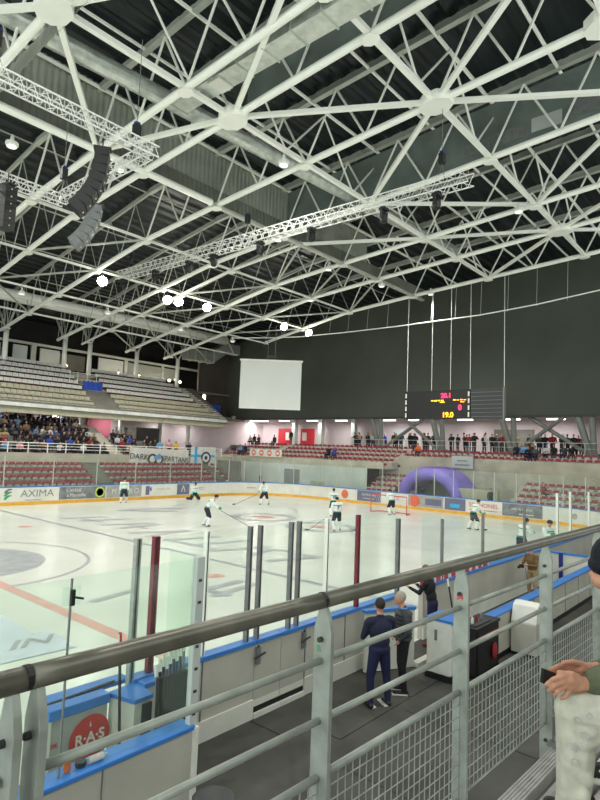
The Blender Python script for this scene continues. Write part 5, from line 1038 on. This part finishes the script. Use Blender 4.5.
r4 = person('person', 'photographer in a brown suede jacket holding a camera beside the players bench', 'person', 10.75, -16.2, 160, body('front', 'stand', lean=.1, bulk=1.05, hands=True), dict(skin='skin', hair='hairl', top='brownc', bottom='tan', shoe='black'), .016, .98)
t = empty('photo_camera', (10.35, -16.0, 1.12), 'black photo camera held by the man in the brown jacket', 'camera'); wb(MB().box((10.35, -16.0, 1.12), (.14, .14, .1), 'black', .4), 'camera_body', t); wb(MB().lathe((10.15, -15.98, 1.1), [(.04, 0), (.045, .12), (.05, .2)], 'black', 12, 'x'), 'lens', t); wb(MB().bar((10.4, -16.1, 1.05), (10.42, -16.15, .7), .03, .005, 'black'), 'strap', t)
person('person', 'person in a long black coat standing behind the end glass right of the purple arch', 'person', 34.6, -5.15, -120, body('down', 'stand', bulk=1.15), dict(skin='skin', hair='hairb', top='blackc', bottom='blackc', shoe='black'), .03, 1.0, .3)
person('person', 'person in dark clothes sitting behind the end glass left of the purple arch', 'person', 34.6, 2.9, -120, body('lap', 'sit'), dict(skin='skin', hair='hairb', top='greyc', bottom='blackc', shoe='black'), .03, 1.0, .6)
person('person', 'person in red on the low red seats behind the end glass at the right', 'person', 36.3, -8.4, -120, body('lap', 'sit'), dict(skin='skin', hair='hairb', top='redc', bottom='blackc', shoe='black'), .03, 1.0, 1.35)
# ---- skaters
def skater(x, y, th, label, arms='stick', lean=.3, legs='stand', top='jersey', num=None, stk=None, goalie=False, step=.12, trim=True, spread=.19):
    P = body(arms, legs, lean=lean, spread=spread, bulk=1.22, helmet=True, gear=True, step=step)
    if legs == 'kneel': P = [(q[0], (q[1][0], q[1][1], q[1][2]-.42 if q[-1] in ('top', 'skin', 'hair', 'glove') or (q[-1] == 'bottom' and q[0] == 'e') else q[1][2]), *q[2:]) if q[0] == 'e' else ((q[0], (q[1][0], q[1][1], q[1][2]-.42), q[2], (q[3][0], q[3][1], q[3][2]-.42), q[4], q[5]) if q[-1] in ('top', 'skin', 'hair', 'glove') else q) for q in P]
    r = person('ice_hockey_player', label, 'hockey player', x, y, th, P, dict(skin='skin', hair='black', top=top, bottom='breezer', sock='jersey', shoe='black', glove='green'), .024, 1.03, .03)
    k = math.tan(lean); dz = -.42 if legs == 'kneel' else 0
    if trim:
        for z, rx, ry in ((1.0, .215, .16), (1.34, .245, .17)):
            o = MB().tube([(rx*math.cos(a*PI/10), ry*math.sin(a*PI/10)+(z-.94)*k, z+dz) for a in range(21)], .022, 'green', 6).build('green_stripe'); o.parent = r
    if num:
        q = MB(); c = V3((0, -.185+(1.22-.94)*k, 1.22)); text_into(q, num, .27, 'navy', c, (1, 0, 0), (0, k, 1), depth=.01, bold=.006); o = q.build('jersey_number'); o.parent = r
    if stk:
        p = V3((x, y, 0)) + V3(stk[0]); e = V3((x, y, 0))+V3(stk[1]); stick('hockey_stick', p, e, 'dgrey', 'stick of the '+' '.join(label.replace('hockey skater', 'skater').split()[:11]), 'black', None, stk[2] if len(stk) > 2 else (.28, 0, 0))
    return r
skater(16.4, 15.3, -110, 'hockey skater in white and green standing before the grey far boards', 'down', .1)
skater(13.4, 2.3, -48, 'hockey skater bending forward and reaching his stick to the right, left of centre', 'stick', .55, stk=((.45, -.45, .95), (1.65, -1.75, .04), (.2, -.1, 0)))
skater(22.7, 14.9, -100, 'hockey player sitting low on the ice near the far boards', 'down', .2, 'kneel')
skater(25.1, 9.2, 200, 'hockey skater with dark trousers striding near the corner, stick to the left', 'stick', .35, step=.3, stk=((-.5, .1, .9), (-1.9, 1.3, .04), (-.2, .1, 0)))
skater(23.8, 1.4, 50, 'hockey skater numbered 10 standing behind the one numbered 7', 'front', .1, num='10')
skater(18.2, -3.1, 55, 'hockey skater numbered 7 seen from behind in mid ice', 'front', .12, num='7', stk=((-.3, .3, .85), (-1.0, 1.15, .04), (-.25, .1, 0)))
skater(28.2, -.5, 70, 'goalkeeper in white with dark trousers crouching before the goal', 'front', .35, spread=.26)
skater(25.7, -7.7, -35, 'hockey skater in white and dark trousers leaning on his stick right of the goal', 'stick', .4, stk=((.3, -.3, .8), (.4, -.5, .04), (.25, -.1, 0)))
skater(17.4, -13.5, -30, 'hockey player in white with green shoulder leaning, left of the near boards pair', 'front', .3)
skater(17.6, -14.5, -115, 'hockey player in white with green shoulders leaning on the near boards, face to camera', 'rail', .15)
# ---- crowd: shared body meshes, clothes per person
SL = ['skin', 'hair', 'top', 'bottom', 'shoe']
base_slots = dict(skin='skin', hair='hairb', top='navy', bottom='blackc', shoe='black')
SIT = [fig_mesh('seated_body', body(a, 'sit', lean=l, bulk=b, turn=tn), dict(base_slots), .045, smooth=1) for a, l, b, tn in (('lap', .1, 1.12, 0), ('lap', .3, 1.05, .4), ('face', .15, 1.1, -.3), ('cross', .05, 1.15, .2), ('down', .2, 1.1, -.5))]
STD = [fig_mesh('standing_body', body(a, 'stand', lean=l, bulk=b, turn=tn), dict(base_slots), .045, smooth=1) for a, l, b, tn in (('down', .02, 1.2, 0), ('pocket', .0, 1.25, .4), ('cross', .04, 1.2, -.4), ('rail', .15, 1.2, .2))]
COL = dict(black=('blackc', 'black'), navy=('navy', 'navy blue'), grey=('greyc', 'dark grey'), olive=('olivec', 'khaki'), tan=('tan', 'tan'), blue=('bluec', 'bright blue'), pale=('lightc', 'pale grey'), red=('redc', 'dark red'), pink=('pinkc', 'pink'), lblue=('lblue', 'light blue'), yellow=('yellowc', 'yellow'), orange=('orangec', 'orange'), brown=('brownc', 'brown'))
rnd = random.Random(11)
def spectator(x, y, z, th, pose, colr, where, grp, mesh=None, sc=None):
    me = mesh or rnd.choice(SIT if pose == 'sit' else STD); o = bpy.data.objects.new('spectator', me); C.objects.link(o)
    o.location = (x, y, z); o.rotation_euler = (0, 0, math.radians(th)-PI/2); s = sc or rnd.uniform(.94, 1.04); o.scale = (s, s, s)
    for i, sl in enumerate(SL):
        o.material_slots[i].link = 'OBJECT'
        o.material_slots[i].material = M[{'skin': 'skincrowd', 'hair': rnd.choice(['hairb', 'hairb', 'hairl', 'black', 'hairg']), 'top': COL[colr][0], 'bottom': rnd.choice(['blackc', 'navy', 'greyc', 'navy2']), 'shoe': 'black'}[sl]]
    tag(o, ('seated' if pose == 'sit' else 'standing')+' spectator in '+COL[colr][1]+' '+where, 'person', grp); return o
bag = ['black']*14+['navy']*7+['grey']*6+['olive']*2+['tan']+['blue']*2+['pale']*2+['red']+['lblue']+['brown']*2
q = MB()
for i in range(8): q.bx(9.0, 19.9, 23.55+i*.85, 23.95+i*.85, 3.1+i*.4, 3.52+i*.4, 'mgrey')
for i in range(4): q.bx(21.5, 25.1, 23.55+i*.85, 23.95+i*.85, 3.1+i*.4, 3.52+i*.4, 'mgrey')
struct(q, 'far_bench_rows')
for i in range(8):
    x = 9.3+.25*(i % 2)
    while x < 19.6:
        if rnd.random() < (.9 if i < 7 else .6) and x > 9.0+i*.3:
            st = i == 7 and rnd.random() < .3
            spectator(x, 23.75+i*.85+rnd.uniform(-.05, .05), 3.1+i*.4, -90+rnd.uniform(-25, 35), 'sit' if not st else 'stand', rnd.choice(bag), 'in row '+ORD[i]+' of the packed far crowd', ORD[i]+' row of the packed far crowd')
        x += rnd.uniform(.54, .66)
for i in range(4):
    x = 21.8
    while x < 24.9:
        if rnd.random() < .85: spectator(x, 23.75+i*.85, 3.1+i*.4, -90+rnd.uniform(-25, 35), 'sit', rnd.choice(bag), 'in the small block right of the far stair', 'small far block')
        x += rnd.uniform(.54, .66)
for k, x in enumerate((17.3, 18.0, 18.7, 15.2, 12.0, 13.1, 10.9)): spectator(x, 23.3, 3.1, -90, 'sit', ['pale', 'black', 'navy', 'pale', 'pink', 'grey', 'lblue'][k], 'in the front row at the far railing', 'front row at the far railing')
for (x, y, z, c, w) in ((26.5, 26.2, 3.1, 'black', 'holding a pole before the dark far booth'), (29.0, 26.0, 3.1, 'yellow', 'right of the dark far booth'), (31.4, 26.8, 3.1, 'black', 'between the dark booth and the end stand'), (24.6, 22.6, 3.1, 'lblue', 'behind the DARK SPARTANS banner'), (25.6, 22.6, 3.1, 'pink', 'behind the right part of the lettered banner'), (27.9, 22.6, 3.1, 'navy', 'behind the gap between the banner and the flag')):
    spectator(x, y, z, -100, 'stand', c, w, None)
tag(MB().tube([(26.2, 25.9, 3.6), (27.2, 25.9, 7.2)], .025, 'dgrey', 5).build('flag_pole'), 'leaning pole held up before the dark far booth', 'pole')
def ex(px_y, row): return (EX+.65+row*1.15, 3.15+row*.4)
for (y, row, c, w) in ((30.5-4.2, 4, 'black', 'high at the left end of the stand'), (25.6, 4, 'grey', 'second from the left high on the end stand'), (23.0, 4, 'navy', 'alone left of the centre aisle high on the end stand'), (24.9, 1, 'lblue', 'low at the left end of the end stand'), (24.2, 1, 'navy', 'low on the end stand beside the light blue one'), (12.4, 1, 'navy', 'low on the end stand right of the emblem strip'), (11.6, 1, 'blue', 'low on the end stand, right of the navy one'), (26.9, 4, 'tan', 'at the top left corner of the end stand')):
    x, z = ex(y, row); spectator(x, y, z, 180, 'sit', c, w, None)
spectator(EX+5.3, 20.6, 4.95, 180, 'stand', 'black', 'alone on top of the end stand below the screen', None)
for k, y in enumerate((13.6, 13.1, 12.5, 12.0, 11.3, 10.9, 6.9, 6.4, 5.9, 5.4, 4.9, 4.5, 3.3+.2, 2.1, 1.4, .9, .3, -.2, -.8, -1.3, -1.9, -2.4, -2.9, 8.0, -5.9, -6.5, -7.1, -7.6, -8.3, -8.8, -9.3, -11.2, -11.8)):
    if 2.4 < y < 3.6: continue
    c = ['black', 'navy', 'tan', 'black', 'black', 'pale', 'red', 'black', 'navy', 'grey', 'navy', 'grey', 'black', 'black', 'navy', 'black', 'red', 'black', 'black', 'pale', 'black', 'grey', 'red', 'black', 'grey', 'black', 'red', 'black', 'navy', 'black', 'grey', 'navy', 'orange'][k]
    spectator(42.3+(.9 if k % 3 == 0 else 0)+.5, y, 4.75, 180+rnd.uniform(-60, 60), 'stand', c, 'on the end concourse behind the railing', 'standing along the end concourse')
for (y, c) in ((-5.0, 'navy'), (-5.6, 'lblue'), (-6.2, 'navy'), (-7.4, 'pale'), (-8.0, 'black'), (-8.7, 'grey'), (-9.3, 'black')): spectator(40.4, y, 4.3, 180, 'sit', c, 'in the two seat rows right of the scoreboard', 'seated right below the scoreboard')
for k in range(26):
    y = 13.8-k*1.02+rnd.uniform(-.2, .2)
    spectator(43.9+rnd.uniform(0, 1.2), y, 4.75, 180+rnd.uniform(-70, 70), 'stand', rnd.choice(bag), 'further back on the end concourse', 'back row of the end concourse', None, rnd.uniform(.98, 1.08))
spectator(38.9, 3.3, 4.1, 180, 'sit', 'orange', 'crouching on the end parapet below the scoreboard', None)
for (y, c) in ((-7.0, 'grey'), (-6.5, 'black')): spectator(38.8, y, 4.05, 180, 'sit', c, 'with a tripod on the lower end row', 'pair on the lower end row')
